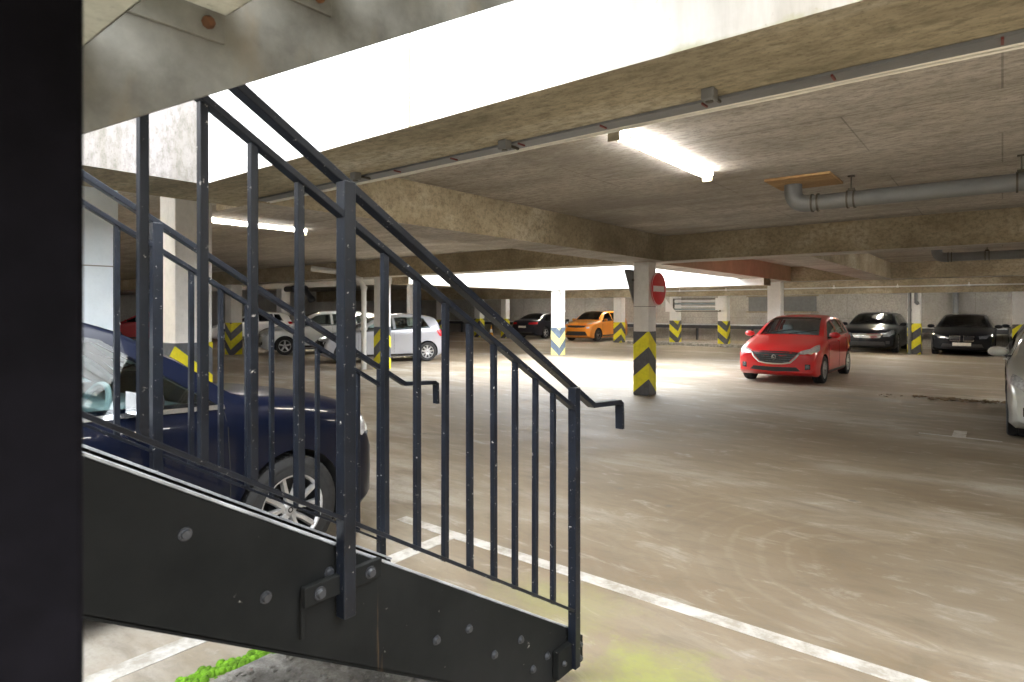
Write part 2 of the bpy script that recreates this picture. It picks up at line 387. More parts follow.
pillar(-21.6,10.85,.42,2.5,'pillar with yellow and black chevrons in front of the silver estate car',1.15,'chev_down')
pillar(-20.1,17.95,.24,2.96,'slim white pillar above the roof of the silver hatchback',0)
pillar(-27.3,26.9,.42,2.22,'grey pillar with yellow foot behind the tail of the silver hatchback',1.0,'chev_up')
pillar(-24.1,26.9,.42,2.22,'striped pillar left of the traffic cone',1.1,'chev_up')
pillar(-22.2,27.0,.36,2.22,'striped pillar right of the traffic cone beside the black saloon',1.1,'chev_up')
pillar(-30.3,17.95,.5,2.96,'distant white pillar glimpsed at the far left between the stair bars',0)

# ------------------------------------------------------------------ signs
t=thing('no_entry_sign','round red no entry sign with white bar on the chevron pillar','sign',(-5.085,10.74,2.0))
d=MB(); d.lathe([(0,.0),(.31,.0),(.315,.006),(.315,.012),(.31,.016),(0,.016)],(0,0,0),(1,0,0),48); d.build('sign_disc',M['sign_red'],t,True)
MB().box(.014,.019,-.235,.235,-.055,.055).build('white_bar',M['sign_white'],t,bevel=.004)
r=MB().lathe([(.300,.0165),(.312,.0165),(.312,.0185),(.300,.0185)],(0,0,0),(1,0,0),48,close=True); r.build('rim_line',M['sign_white'],t)
for zz in (.14,-.17): MB().box(-.04,0,-.16,.16,zz,zz+.03).build('bracket',M['steel'],t)
t=thing('give_way_sign','grey back of a triangular sign on the left of the chevron pillar','sign',(-5.47,10.55,2.03))
tri=[(0,-.43,.30),(0,-.40,.33),(0,.40,.33),(0,.43,.30),(0,.03,-.40),(0,-.03,-.40)]
MB().prism(tri,(.02,0,0)).build('sign_plate',M['sign_back'],t,bevel=.003)
MB().box(.02,.05,-.16,.16,.12,.15).build('bracket',M['steel'],t)
MB().box(.02,.04,-.10,.10,-.12,-.09).build('bracket',M['steel'],t)

# ------------------------------------------------------------------ luminaires
def lum(x,y,L,label,seen=True,group=None):
    t=thing('tube_light',label,'light',(x,y,2.96),0,group)
    MB().box(-.05,.05,-L/2,L/2,-.045,0).build('housing',M['lamp_body'],t,bevel=.008)
    pr=[(-.058,0),(-.058,.03),(-.045,.062),(0,.075),(.045,.062),(.058,.03),(.058,0)]
    MB().sweep([(0,-L/2+.01,-.045),(0,L/2-.01,-.045)],[(a,-bb) for a,bb in pr],(1,0,0)).build('diffuser',M['tube_dim' if seen else 'tube_light'],t,True)
    if seen:
        for k in range(5):
            yy=-L/2+.15+k*(L-.3)/4
            for sx in (-.064,.05): MB().box(sx,sx+.014,yy-.012,yy+.012,-.06,-.02).build('clip',M['steel'],t)
    for a in (-L/2-.012,L/2-.01): MB().box(-.05,.05,a,a+.022,-.10,0).build('end_cap',M['lamp_body'],t,bevel=.006)
    return t
lum(-2.26,4.95,1.85,'lit fluorescent tube light on the ceiling to the right of the stairs')
lum(-9.2,4.98,1.75,'lit fluorescent tube light seen between the stair bars')

# ------------------------------------------------------------------ pipes, cables, boxes
def drain(x0,x1,y,z,r,label,board=True,hangers=(),name='drain_pipe'):
    t=thing(name,label,'pipe',(x0,y,z))
    MB().tube([(.14,0,0),(x1-x0,0,0)],r,20).build('pipe_run',M['pvc'],t,True)
    R=.13; pts=[(0,0,2.955-z)]+[(R-R*math.cos(a),0,R-R*math.sin(a)) for a in [i*PI/12 for i in range(0,7)]]+[(.2,0,0)]
    MB().tube(pts,r*1.10,20).build('elbow',M['pvc'],t,True)
    k=MB()
    for xx in (.19,.245): k.lathe([(r*1.0,-.008),(r*1.2,-.008),(r*1.2,.008),(r*1.0,.008)],(xx,0,0),(1,0,0),20,close=True)
    k.build('coupling_ring',M['steel'],t,True)
    for hx in hangers:
        q=MB()
        for dx in (-.03,.03): q.lathe([(r*1.0,-.008),(r*1.16,-.008),(r*1.16,.008),(r*1.0,.008)],(hx+dx,0,0),(1,0,0),20,close=True)
        q.box(hx-.03,hx+.03,-.012,.012,r,r+.03); q.tube([(hx,0,r),(hx,0,2.955-z)],.007,6); q.box(hx-.03,hx+.03,-.02,.02,2.945-z,2.957-z)
        q.build('hanger',M['steel'],t,True)
    return t
drain(-1.74,5.5,6.95,2.72,.080,'grey drain pipe with elbow hanging below the plywood board',hangers=(.55,1.87,3.2))
b=MB().box(-.31,.31,-.32,.32,-.025,0); o=b.build('ceiling_board',M['ply'],None,bevel=.004); o.location=(-1.62,6.90,2.958); tag(o,'stained plywood board fixed to the ceiling above the drain pipe elbow','board')
drain(-1.03,6,14.9,2.65,.085,'grey drain pipe hanging beyond the long cross beam',hangers=(.8,2.6,4.2))
t=thing('support_strut','thin pale strut standing between the far drain pipe and cross beam','strut',(1.05,20.3,2.3))
MB().tube([(0,0,0),(0,0,.66)],.02,8).build('rod',M['pvc_white'],t,True); MB().box(-.05,.05,-.05,.05,.63,.66).build('flange',M['steel'],t)
# conduit run along the back edge of the near edge beam
t=thing('cable_tray','grey cable tray with red clips along the underside of the near edge beam','cable tray',(0,2.595,2.498))
MB().box(-4.7,9,-.055,.05,-.012,0).build('tray_strip',M['tray'],t)
for k in range(16):
    xx=-4.0+k*.5
    MB().box(xx-.004,xx+.004,-.055,.0,-.020,-.010).build('clip',M['red_clip'],t)
def wobble(y,z,amp): return [(-4.7+i*.25,y+amp*math.sin(i*1.3),z-amp*.5*(1+math.sin(i*2.1))) for i in range(56)]
o=MB().tube(wobble(2.640,2.488,.002),.006,8).build('electric_cable',M['cable'],None,True); tag(o,'upper cream cable clipped along the near edge beam','cable')
pts=wobble(2.668,2.486,.003); pts=[p for p in pts if p[0]<.05]+[(.12,2.70,2.50),(.3,2.86,2.55),(.7,3.15,2.62),(1.5,3.3,2.62),(4,3.4,2.64)]
o=MB().tube(pts,.006,8).build('electric_cable',M['cable'],None,True); tag(o,'lower cream cable that bends away from the near edge beam at the right','cable')
def jbox(x,y,z,label,s=.027):
    t=thing('junction_box',label,'electrical box',(x,y,z)); MB().box(-s,s,-s,s,-.05,0).build('box',M['sign_back'],t,bevel=.006)
    MB().lathe([(0,-.054),(s*.6,-.054),(s*.6,-.05)],(0,0,0),(0,0,1),14).build('lid',M['steel'],t,True)
    MB().tube([(0,s,-.02),(.0,s+.09,-.02)],.008,6).build('stub',M['steel'],t,True)
jbox(-2.06,2.50,2.5,'small grey junction box under the edge beam left of the lit tube')
jbox(-.93,2.44,2.5,'small grey junction box under the edge beam right of the lit tube')
jbox(-3.3,2.47,2.5,'small grey junction box under the edge beam just above the stair handrail')
# sprinkler line in front of the low cross beam
t=thing('sprinkler_pipe','thin pale service pipe with fittings along the low rear cross beam','pipe',(0,26.3,2.46))
MB().tube([(-13,0,0),(8,0,0)],.025,8).build('pipe_run',M['pvc_white'],t,True)
for k in range(7):
    xx=-11.4+k*2.1
    q=MB().lathe([(.024,-.04),(.04,-.04),(.04,.04),(.024,.04)],(xx,0,0),(1,0,0),10,close=True); q.tube([(xx,0,.02),(xx,0,.10)],.014,6); q.build('fitting',M['sign_white'],t,True)
def downpipe(pts,r,label,mat='pvc_white'):
    b=pts[-1]; t=thing('downpipe',label,'pipe',b)
    P=[V(p)-V(b) for p in pts]
    MB().tube(P,r,12).build('pipe_run',M[mat],t,True)
    L=(P[-1]-P[-2]); spots=[(P[i],P[i+1]-P[i]) for i in range(1,len(P)-1)]+[(P[-2]+L*.5,L)]
    for c,d in spots: MB().lathe([(r,-.03),(r*1.25,-.03),(r*1.25,.03),(r,.03)],c,d,12,close=True).build('collar',M[mat],t,True)
    return t
downpipe([(-14.6,9.5,2.72),(-13.9,9.9,2.62),(-13.45,10.2,2.42),(-13.40,10.3,2.2),(-13.40,10.3,0)],.075,'bent off white downpipe standing beside the silver hatchback')
downpipe([(-11.90,17.62,2.29),(-11.90,17.62,1.9),(-11.90,17.62,1.56),(-11.98,17.68,1.44),(-12.14,17.80,1.42)],.07,'short white downpipe hooking into the pillar in front of the orange car')
downpipe([(-2.62,26.22,2.22),(-2.62,26.22,1.6),(-2.62,26.22,0)],.055,'vertical pale pipe on the striped pillar between the two dark parked cars','pvc')
downpipe([(-2.43,26.26,2.22),(-2.43,26.26,1.9),(-2.36,26.28,1.8)],.05,'short pale pipe stub at the top of the pillar between the dark cars','pvc')
downpipe([(-1.55,32.04,2.9),(-1.55,32.04,1.5),(-1.55,32.04,0)],.10,'thick grey pipe on the rear wall above the dark parked saloon','pvc')
downpipe([(-20.4,12.2,2.36),(-19.9,12.2,2.36),(-19.2,12.2,2.35),(-18.8,12.2,2.0),(-18.75,12.2,1.9)],.10,'dark bent pipe below the white soffit above the silver estate car','rail_dark')
# barrier along the rear wall
t=thing('crash_barrier','dark barrier rail with pale top along the rear wall','barrier',(0,31.76,0))
MB().box(-38,15,-.05,.05,.62,.80).build('rail',M['rail_dark'],t,bevel=.02)
MB().box(-38,15,-.06,.06,.80,.86).build('top_strip',M['rail_light'],t)
for k in range(18): MB().box(-36.05+k*2.9,-35.95+k*2.9,.0,.12,0,.7).build('bracket',M['rail_dark'],t)
# louvred vent between the short pillars
t=thing('louvred_vent','pale louvred vent with white end brackets between two short striped pillars','vent',(-10.68,26.45,1.82))
fr=MB().box(-1.1,1.1,-.03,.03,-.30,-.26).box(-1.1,1.1,-.03,.03,.26,.30).box(-1.1,-1.04,-.03,.03,-.26,.26).box(1.04,1.1,-.03,.03,-.26,.26); fr.build('frame',M['steel'],t)
for k in range(4):
    z=-.19+k*.125
    MB().obox((0,0,z),(1.03,0,0),(0,.035,.03),(0,-.003,.004)).build('slat',M['sign_white'] if k%2 else M['glass_dark'],t)
MB().prism([(-1.45,-.06,.30),(-.95,-.06,-.30),(-1.45,-.06,-.30)],(0,.03,0)).build('end_bracket',M['sign_white'],t)
MB().prism([(.88,-.06,.30),(1.30,-.06,.30),(1.30,-.06,-.22),(.88,-.06,-.22)],(0,.03,0)).build('end_bracket',M['sign_white'],t)
t=thing('wall_panel','pale service panel with grey frame on the rear wall right of the vent','panel',(-8.6,32.19,1.55))
MB().box(-1.6,1.6,-.04,0,-.02,.72).build('panel',M['sign_back'],t); MB().box(-1.7,1.7,-.06,0,.72,.78).box(-1.7,1.7,-.06,0,-.08,-.02).build('frame',M['beam'],t)
# traffic cone
t=thing('traffic_cone','small orange traffic cone between two striped pillars at the rear','traffic cone',(-23.1,26.8,0))
MB().box(-.19,.19,-.19,.19,0,.04).build('base',M['cone'],t,bevel=.01)
MB().lathe([(0,.04),(.14,.04),(.095,.30),(.06,.52),(.03,.72),(0,.73)],(0,0,0),(0,0,1),20).build('cone_body',M['cone'],t,True)
MB().lathe([(.099,.30),(.064,.50)],(0,0,0),(0,0,1),20).build('sleeve',M['sign_white'],t,True)

# ------------------------------------------------------------------ stairs
SL=.603
XN,XF=-1.45,-2.75      # railing planes
def zs(y): return 1.558-SL*y   # top edge of the lower stringers
t=thing('stair_flight','lower flight of black steel stairs descending to the right','stairs',(-2.05,2.2,0))
OX,OY=-2.05,2.2
def stringer(x,inward,name='stringer'):
    x0,x1=sorted((x,x-.010*inward)); ya,yb=-.62,2.245
    poly=[(x0-OX,ya-OY,zs(ya)),(x0-OX,yb-OY,zs(yb)),(x0-OX,yb-OY,.012),(x0-OX,2.12-OY,.012),(x0-OX,1.66-OY,zs(1.66)-.335),(x0-OX,ya-OY,zs(ya)-.335)]
    s=MB().prism(poly,(x1-x0,0,0))
    # top and bottom flanges pointing to the treads
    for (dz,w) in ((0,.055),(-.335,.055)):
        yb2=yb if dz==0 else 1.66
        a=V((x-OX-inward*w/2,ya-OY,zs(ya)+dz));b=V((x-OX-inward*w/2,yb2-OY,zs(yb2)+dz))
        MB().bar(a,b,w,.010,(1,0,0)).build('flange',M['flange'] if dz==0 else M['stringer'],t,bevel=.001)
    return s.build(name,M['stringer'],t,bevel=.0015)
sn=stringer(-1.485,1); stringer(-2.725,-1)
for (y,dz) in ((.63,.10),(.83,.20),(1.02,.085),(1.44,.20),(1.60,.13),(1.74,.20),(1.90,.115),(2.08,.15),(1.98,.22)):
    MB().lathe([(0,.012),(.010,.012),(.013,.004),(.016,.004),(.016,0)],(-1.485-OX,y-OY,zs(y)-dz),(1,0,0),12).build('bolt',M['bolt'],sn,True)
for k in range(11):
    y0=2.08-.2815*k-.27; ztop=.165+.17*k
    if y0<-.6: break
    q=MB().box(-2.71-OX,-1.50-OX,y0-OY,y0+.27-OY,ztop-.02,ztop).box(-2.71-OX,-1.50-OX,y0+.245-OY,y0+.27-OY,ztop-.05,ztop-.02)
    q.build('tread',M['stringer'],t,bevel=.003)

def railing(x,label,ke=2.43,kx=.25):
    t=thing('stair_railing',label,'railing',(x,2.22,0),0,None)
    zh=lambda y:1.285-.591*(y-2.22)
    zt=lambda y:1.178-.583*(y-2.22)
    L=lambda y,z:(0,y-2.22,z)
    sd=(1,0,0)
    prof=lambda w,h:[(-w/2,-h/2),(w/2,-h/2),(w/2,h/2),(-w/2,h/2)]
    hx=-.03
    def H(y,z): return (hx,y-2.22,z)
    MB().sweep([H(-.55,zh(-.55)),H(ke,zh(ke)),H(ke+kx,zh(ke)-.015)],prof(.042,.024),sd).build('handrail',M['black'],t,bevel=.003)
    MB().sweep([H(ke+kx-.015,zh(ke)-.010),H(ke+kx+.012,zh(ke)-.025),H(ke+kx+.016,zh(ke)-.15)],prof(.042,.02),sd).build('end_hook',M['black'],t,bevel=.003)
    MB().bar(L(-.55,zt(-.55)),L(2.225,zt(2.225)),.034,.018,sd).build('top_rail',M['black'],t,bevel=.002)
    MB().bar(L(-.55,zs(-.55)+.082),L(2.225,zs(2.225)+.082),.030,.012,sd).build('bottom_rail',M['black'],t,bevel=.002)
    for y in (1.053,2.235):
        lo=zs(y)-.19 if y<2 else .05
        MB().box(-.02,.02,y-.02-2.22,y+.02-2.22,lo,zh(y)-.012).build('post',M['black'],t,bevel=.003)
        q=MB(); s=1 if x==XN else -1
        if y<2:
            q.bar((-.012*s,y-.13-2.22,lo+.075+.02),(-.012*s,y+.13-2.22,lo+.075+.02-.0),.022,.055,sd)
            q.bar((-.020*s,y-.125-2.22,lo+.10),(-.020*s,y-.125-2.22,lo-.02),.008,.012,sd)
            br=q.build('bracket',M['stringer'],t,bevel=.003)
            for dy in (-.085,.085):
                MB().lathe([(0,.014),(.011,.014),(.014,.004),(.018,.004),(.018,0)],(-.001,y+dy-2.22,lo+.095),(s,0,0),12).build('bolt',M['bolt'],br,True)
        else:
            q.box(-.03,.0,y-.12-2.22,y+.07-2.22,.045,.16)
            br=q.build('bracket',M['stringer'],t,bevel=.003)
            for dy,zz in ((.045,.13),(.045,.07),(-.08,.10)):
                MB().lathe([(0,.012),(.008,.012),(.012,0)],(.0 if s>0 else -.03,y+dy-2.22,zz),(s,0,0),10).build('bolt',M['bolt'],br,True)
    ys=[.528-.125*k for k in range(1,8)]+[.528,.656,.777,.907,1.193,1.322,1.4466,1.569,1.698,1.821,1.949,2.074]
    for y in sorted(ys):
        wv=random.uniform(-.003,.003)
        MB().bar((0,y-2.22,zs(y)+.078),(wv,y-2.22,zt(y)-.006),.02,.02,sd).build('baluster',M['black'],t,bevel=.002)
    return t
railing(XN,'black steel stair railing on the near side of the steps')
railing(XF,'black steel stair railing on the far side of the steps beside the black car',2.43,.25)

# upper flight overhead with landing
t=thing('upper_stair_flight','weathered steel stair flight overhead with bare tread undersides','stairs',(-.8,0,1.7))
UX,UY,UZ=-.8,0,1.7
def zu(y): return 1.705+.588*y     # bottom edge of the upper stringers
def ustring(x0,x1):
    ya,yb=-.3,3.1
    poly=[(x0-UX,ya-UY,zu(ya)-UZ),(x0-UX,yb-UY,zu(yb)-UZ),(x0-UX,yb-UY,zu(yb)+.36-UZ),(x0-UX,ya-UY,zu(ya)+.36-UZ)]
    return MB().prism(poly,(x1-x0,0,0)).build('stringer',M['galv'],t,bevel=.002)
us=ustring(-1.392,-1.38); ustring(-.15,-.138)
for k in range(-1,10):
    y1=.394+.2815*k; zb=2.10+.168*k
    MB().box(-1.375-UX,-.155-UX,y1-.30-UY,y1-UY,zb-UZ,zb+.006-UZ).box(-1.375-UX,-.155-UX,y1-.006-UY,y1-UY,zb-UZ,zb+.05-UZ).build('tread',M['tread'],t,bevel=.002)
    for xx,s in ((-1.38,1),(-.15,-1)):
        q=MB().box(min(xx,xx+s*.008)-UX,max(xx,xx+s*.008)-UX,y1-.27-UY,y1-.005-UY,zb-.066-UZ,zb-UZ)
        br=q.build('tread_bracket',M['galv'],t,bevel=.002)
        MB().lathe([(0,.016),(.009,.016),(.014,.010),(.014,0)],(xx+s*.008-UX,y1-.045-UY,zb-.032-UZ),(s,0,0),8).build('bolt',M['rust'],br,True)
MB().box(-2.87-UX,-.138-UX,-1.6-UY,-.32-UY,1.74-UZ,1.79-UZ).build('landing_plate',M['tread'],t)
MB().box(-2.87-UX,-.138-UX,-1.6-UY,-1.55-UY,1.60-UZ,1.74-UZ).box(-2.87-UX,-.138-UX,-.38-UY,-.32-UY,1.60-UZ,1.74-UZ).build('landing_joist',M['galv'],t)
# dark support post close to the camera at the left
t=thing('support_post','dark rust-edged steel post close by at the left edge of the picture','post',(-.595,.109,0))
MB().box(-.05,.05,-.05,.05,.012,1.92).build('shaft',M['post'],t,bevel=.006)
MB().box(-.09,.09,-.09,.09,0,.012).build('base_plate',M['post'],t); 
# rough pad and moss by the stair base
struct('trim_2',MB().box(-2.64,-1.56,1.0,2.3,0,.012),M['gravel_mat'],'rough gravelly concrete pad below the stairs')
q=MB()
rnd=random.Random(3)
for k in range(420):
    y=rnd.uniform(.7,1.72); x=-2.69+rnd.gauss(0,.022)+.03*math.sin(y*9); r=rnd.uniform(.008,.022)*(1 if y<1.6 else .6); z=0
    n=6; top=(x,y,r*1.0)
    vs=[top]; 
    for j in range(n): a=2*PI*j/n; vs.append((x+r*.75*math.cos(a),y+r*.75*math.sin(a),r*.75))
    for j in range(n): a=2*PI*j/n; vs.append((x+r*1.15*math.cos(a),y+r*1.15*math.sin(a),-.002))
    fs=[(0,1+j,1+(j+1)%n) for j in range(n)]+[(1+j,1+n+j,1+n+(j+1)%n,1+(j+1)%n) for j in range(n)]
    q.add(vs,fs)
o=q.build('moss',M['moss'],None,True,ang=80); tag(o,'strip of bright green moss growing along the pad below the stairs','moss',kind='stuff')
q=MB()
for k in range(500):
    x=rnd.uniform(-2.6,-1.55); y=rnd.uniform(1.25,2.3); r=rnd.uniform(.003,.011)
    q.obox((x,y,.012+r*.5),(r*rnd.uniform(.6,1.3),r*.4*rnd.uniform(-1,1),0),(r*.3*rnd.uniform(-1,1),r,0),(r*.2,0,r*.7))
o=q.build('gravel',M['gravel_mat'],None); tag(o,'loose grey gravel on the rough pad below the stairs','gravel',kind='stuff')
q=MB()
for k in range(150):
    x=-.55+rnd.gauss(0,.45); y=13.35+rnd.gauss(0,.12)+.06*x; r=rnd.uniform(.015,.05); a=rnd.uniform(0,PI)
    q.obox((x,y,.012+r*.2),(r*math.cos(a),r*math.sin(a),r*rnd.uniform(-.2,.2)),(-r*.5*math.sin(a),r*.5*math.cos(a),r*.15),(0,0,.002))
o=q.build('fallen_leaves',M['leaf'],None); tag(o,'scatter of dry brown leaves on the floor in front of the parked dark saloon','leaves',kind='stuff')
# ------------------------------------------------------------------ cars
def pchip(pts):
    xs=[p[0] for p in pts]; ys=[p[1] for p in pts]; n=len(xs)
    d=[(ys[i+1]-ys[i])/(xs[i+1]-xs[i]) for i in range(n-1)]
    m=[d[0]]+[0 if d[i-1]*d[i]<=0 else 2*d[i-1]*d[i]/(d[i-1]+d[i]) for i in range(1,n-1)]+[d[-1]]
    def f(x):
        if x<=xs[0]: return ys[0]
        if x>=xs[-1]: return ys[-1]
        i=max(k for k in range(n-1) if xs[k]<=x)
        h=xs[i+1]-xs[i]; t=(x-xs[i])/h
        return ((1+2*t)*(1-t)**2)*ys[i]+t*(1-t)**2*h*m[i]+t*t*(3-2*t)*ys[i+1]+t*t*(t-1)*h*m[i+1]
    return f
def paint(name,col,metal=.0,rough=.28):
    m=NT(name); m.set(Base_Color=m.ramp(m.noise(3,3),[(.3,tuple(c*.95 for c in col)),(.7,col)]),Roughness=rough,Metallic=metal,Coat_Weight=.5 if max(col)<.06 else 1.0,Coat_Roughness=.03,Specular_IOR_Level=.15 if max(col)<.06 else .5); return m.mat
def glassmat(name,col,alpha):
    m=NT(name); tr=m.n.new('ShaderNodeBsdfTransparent'); tr.inputs[0].default_value=(*col,1)
    gl=m.n.new('ShaderNodeBsdfGlossy'); gl.inputs['Roughness'].default_value=.02; gl.inputs[0].default_value=(1,1,1,1)
    fr=m.n.new('ShaderNodeFresnel'); fr.inputs[0].default_value=1.52
    mx=m.n.new('ShaderNodeMixShader'); m.l.new(m.math('MULTIPLY_ADD',fr.outputs[0],1.0,alpha),mx.inputs[0]); m.l.new(tr.outputs[0],mx.inputs[1]); m.l.new(gl.outputs[0],mx.inputs[2])
    m.l.new(mx.outputs[0],m.out.inputs[0]); return m.mat
M['car_glass']=glassmat('tinted_car_glass',(.62,.74,.74),.05)
M['car_glass_dark']=glassmat('dark_car_glass',(.16,.18,.20),.03)
M['rubber']=simple('tyre_rubber',(.020,.020,.021),.75,scale=25,var=.3)
M['alloy']=simple('silver_alloy',(.55,.55,.56),.3,.7)
M['alloy_dark']=simple('dark_alloy',(.10,.10,.105),.35,.6)
M['trim']=simple('black_car_trim',(.018,.018,.020),.45)
M['under']=simple('dark_wheel_well',(.012,.012,.012),.9)
M['interior_dark']=simple('dark_cabin_trim',(.05,.05,.055),.8)
M['interior_light']=simple('pale_cabin_trim_and_sheen',(.42,.48,.49),.8)  # on the red car this paleness imitates reflections in the windscreen
M['chrome']=simple('bright_chrome',(.75,.76,.78),.12,.95,var=.03)
M['lens']=simple('clear_headlight_lens',(.62,.64,.66),.08,.25,coat=1,scale=30,var=.35)
M['lens_dark']=simple('smoked_headlight_lens',(.16,.17,.19),.08,.3,coat=1,scale=30,var=.5)
M['tail']=simple('red_tail_lens',(.55,.02,.03),.12,coat=1)
M['plate']=simple('pale_number_plate',(.72,.71,.66),.5)

def clean_bool(base,cutter,keep=True):
    m=base.modifiers.new('b','BOOLEAN'); m.operation='DIFFERENCE'; m.object=cutter; m.solver='EXACT'; m.material_mode='TRANSFER'
    dg=bpy.context.evaluated_depsgraph_get(); dg.update()
    me=bpy.data.meshes.new_from_object(base.evaluated_get(dg),preserve_all_data_layers=True,depsgraph=dg)
    base.modifiers.clear(); old=base.data; base.data=me; bpy.data.meshes.remove(old)
    cm=cutter.data; bpy.data.objects.remove(cutter); bpy.data.meshes.remove(cm)

SHAPES={
 # t (fraction of length), z (fraction of height)
 'hatch':dict(top=[(0,.42),(.006,.47),(.025,.50),(.075,.56),(.17,.62),(.245,.665),(.28,.69),(.38,.84),(.47,.945),(.53,.98),(.64,1.0),(.77,.985),(.88,.945),(.925,.90),(.965,.74),(.985,.62),(1,.50)],
              belt=[(0,.38),(.025,.46),(.12,.54),(.26,.62),(.5,.655),(.75,.68),(.92,.70),(.97,.60),(1,.46)],cowl=.27,roof0=.50,roof1=.88,
              win=[(.305,.56,.455,.555),(.575,.755,.57,.735),(.77,.855,.75,.815)],pillar=(.56,.575)),
 'suv':dict(top=[(0,.44),(.006,.50),(.025,.55),(.07,.605),(.16,.645),(.24,.675),(.275,.70),(.315,.79),(.36,.872),(.43,.958),(.50,.988),(.62,1.0),(.77,.99),(.88,.96),(.925,.91),(.965,.74),(.985,.62),(1,.50)],
              belt=[(0,.40),(.025,.50),(.12,.58),(.26,.63),(.5,.655),(.75,.68),(.92,.70),(.97,.62),(1,.46)],cowl=.265,roof0=.47,roof1=.89,
              win=[(.30,.545,.425,.54),(.56,.73,.555,.72),(.745,.86,.735,.83)],pillar=(.55,.56)),
 'saloon':dict(top=[(0,.40),(.006,.46),(.025,.50),(.075,.56),(.17,.62),(.255,.66),(.285,.68),(.37,.83),(.45,.945),(.51,.985),(.60,1.0),(.70,.97),(.78,.88),(.85,.765),(.88,.735),(.94,.72),(.975,.70),(.99,.62),(1,.52)],
              belt=[(0,.37),(.025,.46),(.12,.55),(.27,.62),(.5,.65),(.72,.67),(.86,.68),(.95,.66),(1,.46)],cowl=.275,roof0=.49,roof1=.70,
              win=[(.31,.535,.44,.53),(.55,.70,.545,.665),(.715,.79,.68,.71)],pillar=(.535,.55)),
}
def car(name,label,shape,L,W,H,wb,fo,R,pos,heading,col,group=None,glass='car_glass_dark',rim='alloy',spokes=5,cabin='dark',front='slim',lens='lens',grille_mat=None,
        detail=1,mirrors=True,metal=0,damage=False,plates=(False,False),rough=.28,clear=.17,mback=0):
    sh=SHAPES[shape]
    root=thing(name,label,'car',(pos[0],pos[1],0),math.atan2(heading[1],heading[0]),group)
    top_=pchip([(a*L,b*H) for a,b in sh['top']]); belt_=pchip([(a*L,b*H) for a,b in sh['belt']])
    hw_=pchip([(0,.445*W),(.012*L,.465*W),(.05*L,.48*W),(.13*L,.495*W),(.3*L,.5*W),(.75*L,.5*W),(.9*L,.485*W),(.97*L,.465*W),(1*L,.445*W)])
    bot_=pchip([(0,clear+.10),(.02*L,clear+.05),(.06*L,clear),(.94*L,clear),(.98*L,clear+.07),(L,clear+.14)])
    hb=lambda t: H*.665
    def plan(t,y,w):
        q=min(1,abs(y)/(W/2)); dx=0
        if t<.22*L: dx+=.17*q**2.4*(1-t/(.22*L))**1.5
        if t>.80*L: dx-=.13*q**2.4*((t-.80*L)/(.20*L))**1.5
        return t+dx
    def half(t,ins=0,floor=None):
        zt=top_(t)-ins; zb=min(belt_(t),zt-.025); w=hw_(t)-ins; b=bot_(t)+ (0 if floor is None else floor-bot_(t))
        g=max(0,min(1,(zt-zb-.03)/(H*.30)))
        wt=w*(.90-.19*g); c=.022+.02*g
        h=zb-b
        p3=(wt,zt-c-.035*g); p5=(w*.955,zb)
        p4=((p3[0]+p5[0])/2+.018*g,(p3[1]+p5[1])/2)
        if floor is None:
            lo=[(w*.995,zb-.11*h),(w*.988,zb-.24*h),(w*1.0,zb-.5*h),(w*.985,b+.28*h),(w*.985,b+.08*h),(w*.93,b),(0,b)]
        else:
            lo=[(w*.955,zb-.2*h),(w*.93,b),(0,b)]
        return [(0,zt),(.5*wt,zt-.2*c),(.86*wt,zt-.7*c),p3,p4,p5]+lo
    def loft(ts,ins=0,floor=None,mi=0):
        mb=MB(); n=None; rings=[]
        for t in ts:
            hp=half(t,ins,floor); n=len(hp)
            ring=[(y,z) for y,z in hp]+[(-y,z) for y,z in hp[-2:0:-1]]
            w=hw_(t); rings.append([(L/2-plan(t,y,w),y,z) for y,z in ring])
        k=len(rings[0]); vs=[p for r in rings for p in r]; fs=[]
        for i in range(len(rings)-1):
            for j in range(k):
                a=i*k+j;b=i*k+(j+1)%k; fs.append((a,b,b+k,a+k))
        # end caps as grids that follow the plan curvature
        for i,t in ((0,ts[0]),(len(ts)-1,ts[-1])):
            base=i*k; hp=half(t,ins,floor); N=8; rows=[]
            for r_ in range(1,n-1):
                y,z=hp[r_]; row=[base+r_]
                for q in range(1,N):
                    yy=y*(1-2*q/N); zz=z
                    row.append(len(vs)); vs.append((L/2-plan(t,yy,hw_(t)),yy,zz))
                row.append(base+(k-r_)); rows.append(row)
            for r0,r1 in zip(rows[:-1],rows[1:]):
                for q in range(N): fs.append((r0[q],r0[q+1],r1[q+1],r1[q]))
            for q in range(N): fs.append((base,rows[0][q],rows[0][q+1])); fs.append((base+n-1,rows[-1][q],rows[-1][q+1]))
        mb.add(vs,fs,mi); return mb
    ts=sorted(set([round(x*L,4) for x in (0,.004,.012,.025,.045,.07,.1,.13,.16,.19,.22,.245,.26,.275,.29,.315,.34,.37,.4,.43,.46,.49,.52,.56,.6,.64,.68,.72,.75,.78,.81,.84,.865,.88,.9,.915,.93,.945,.96,.972,.983,.992,1)]))
    P=paint(name+'_paint',col,metal,rough)
    body=loft(ts).build('body',[P,M['under'],M['interior_'+cabin]],root)
    bm=bmesh.new(); bm.from_mesh(body.data); bvh=BVHTree.FromBMesh(bm)
    # wheel arches
    arch=MB()
    for t in (fo,fo+wb):
        for s in (-1,1):
            n=28; o=V((L/2-t,s*(W/2-.27),R)); rr=R+.045
            poly=[o+V((rr*math.cos(2*PI*i/n),0,rr*math.sin(2*PI*i/n))) for i in range(n)]
            arch.prism(poly,(0,s*.5,0))
    clean_bool(body,arch.build('cut',[M['under']],root))
    t0=sh['cowl']*L
    # hollow cabin and window openings
    cav=loft([t0+.10]+[t for t in ts if t0+.14<t<sh['roof1']*L+.15],.045,clear+.22,0)
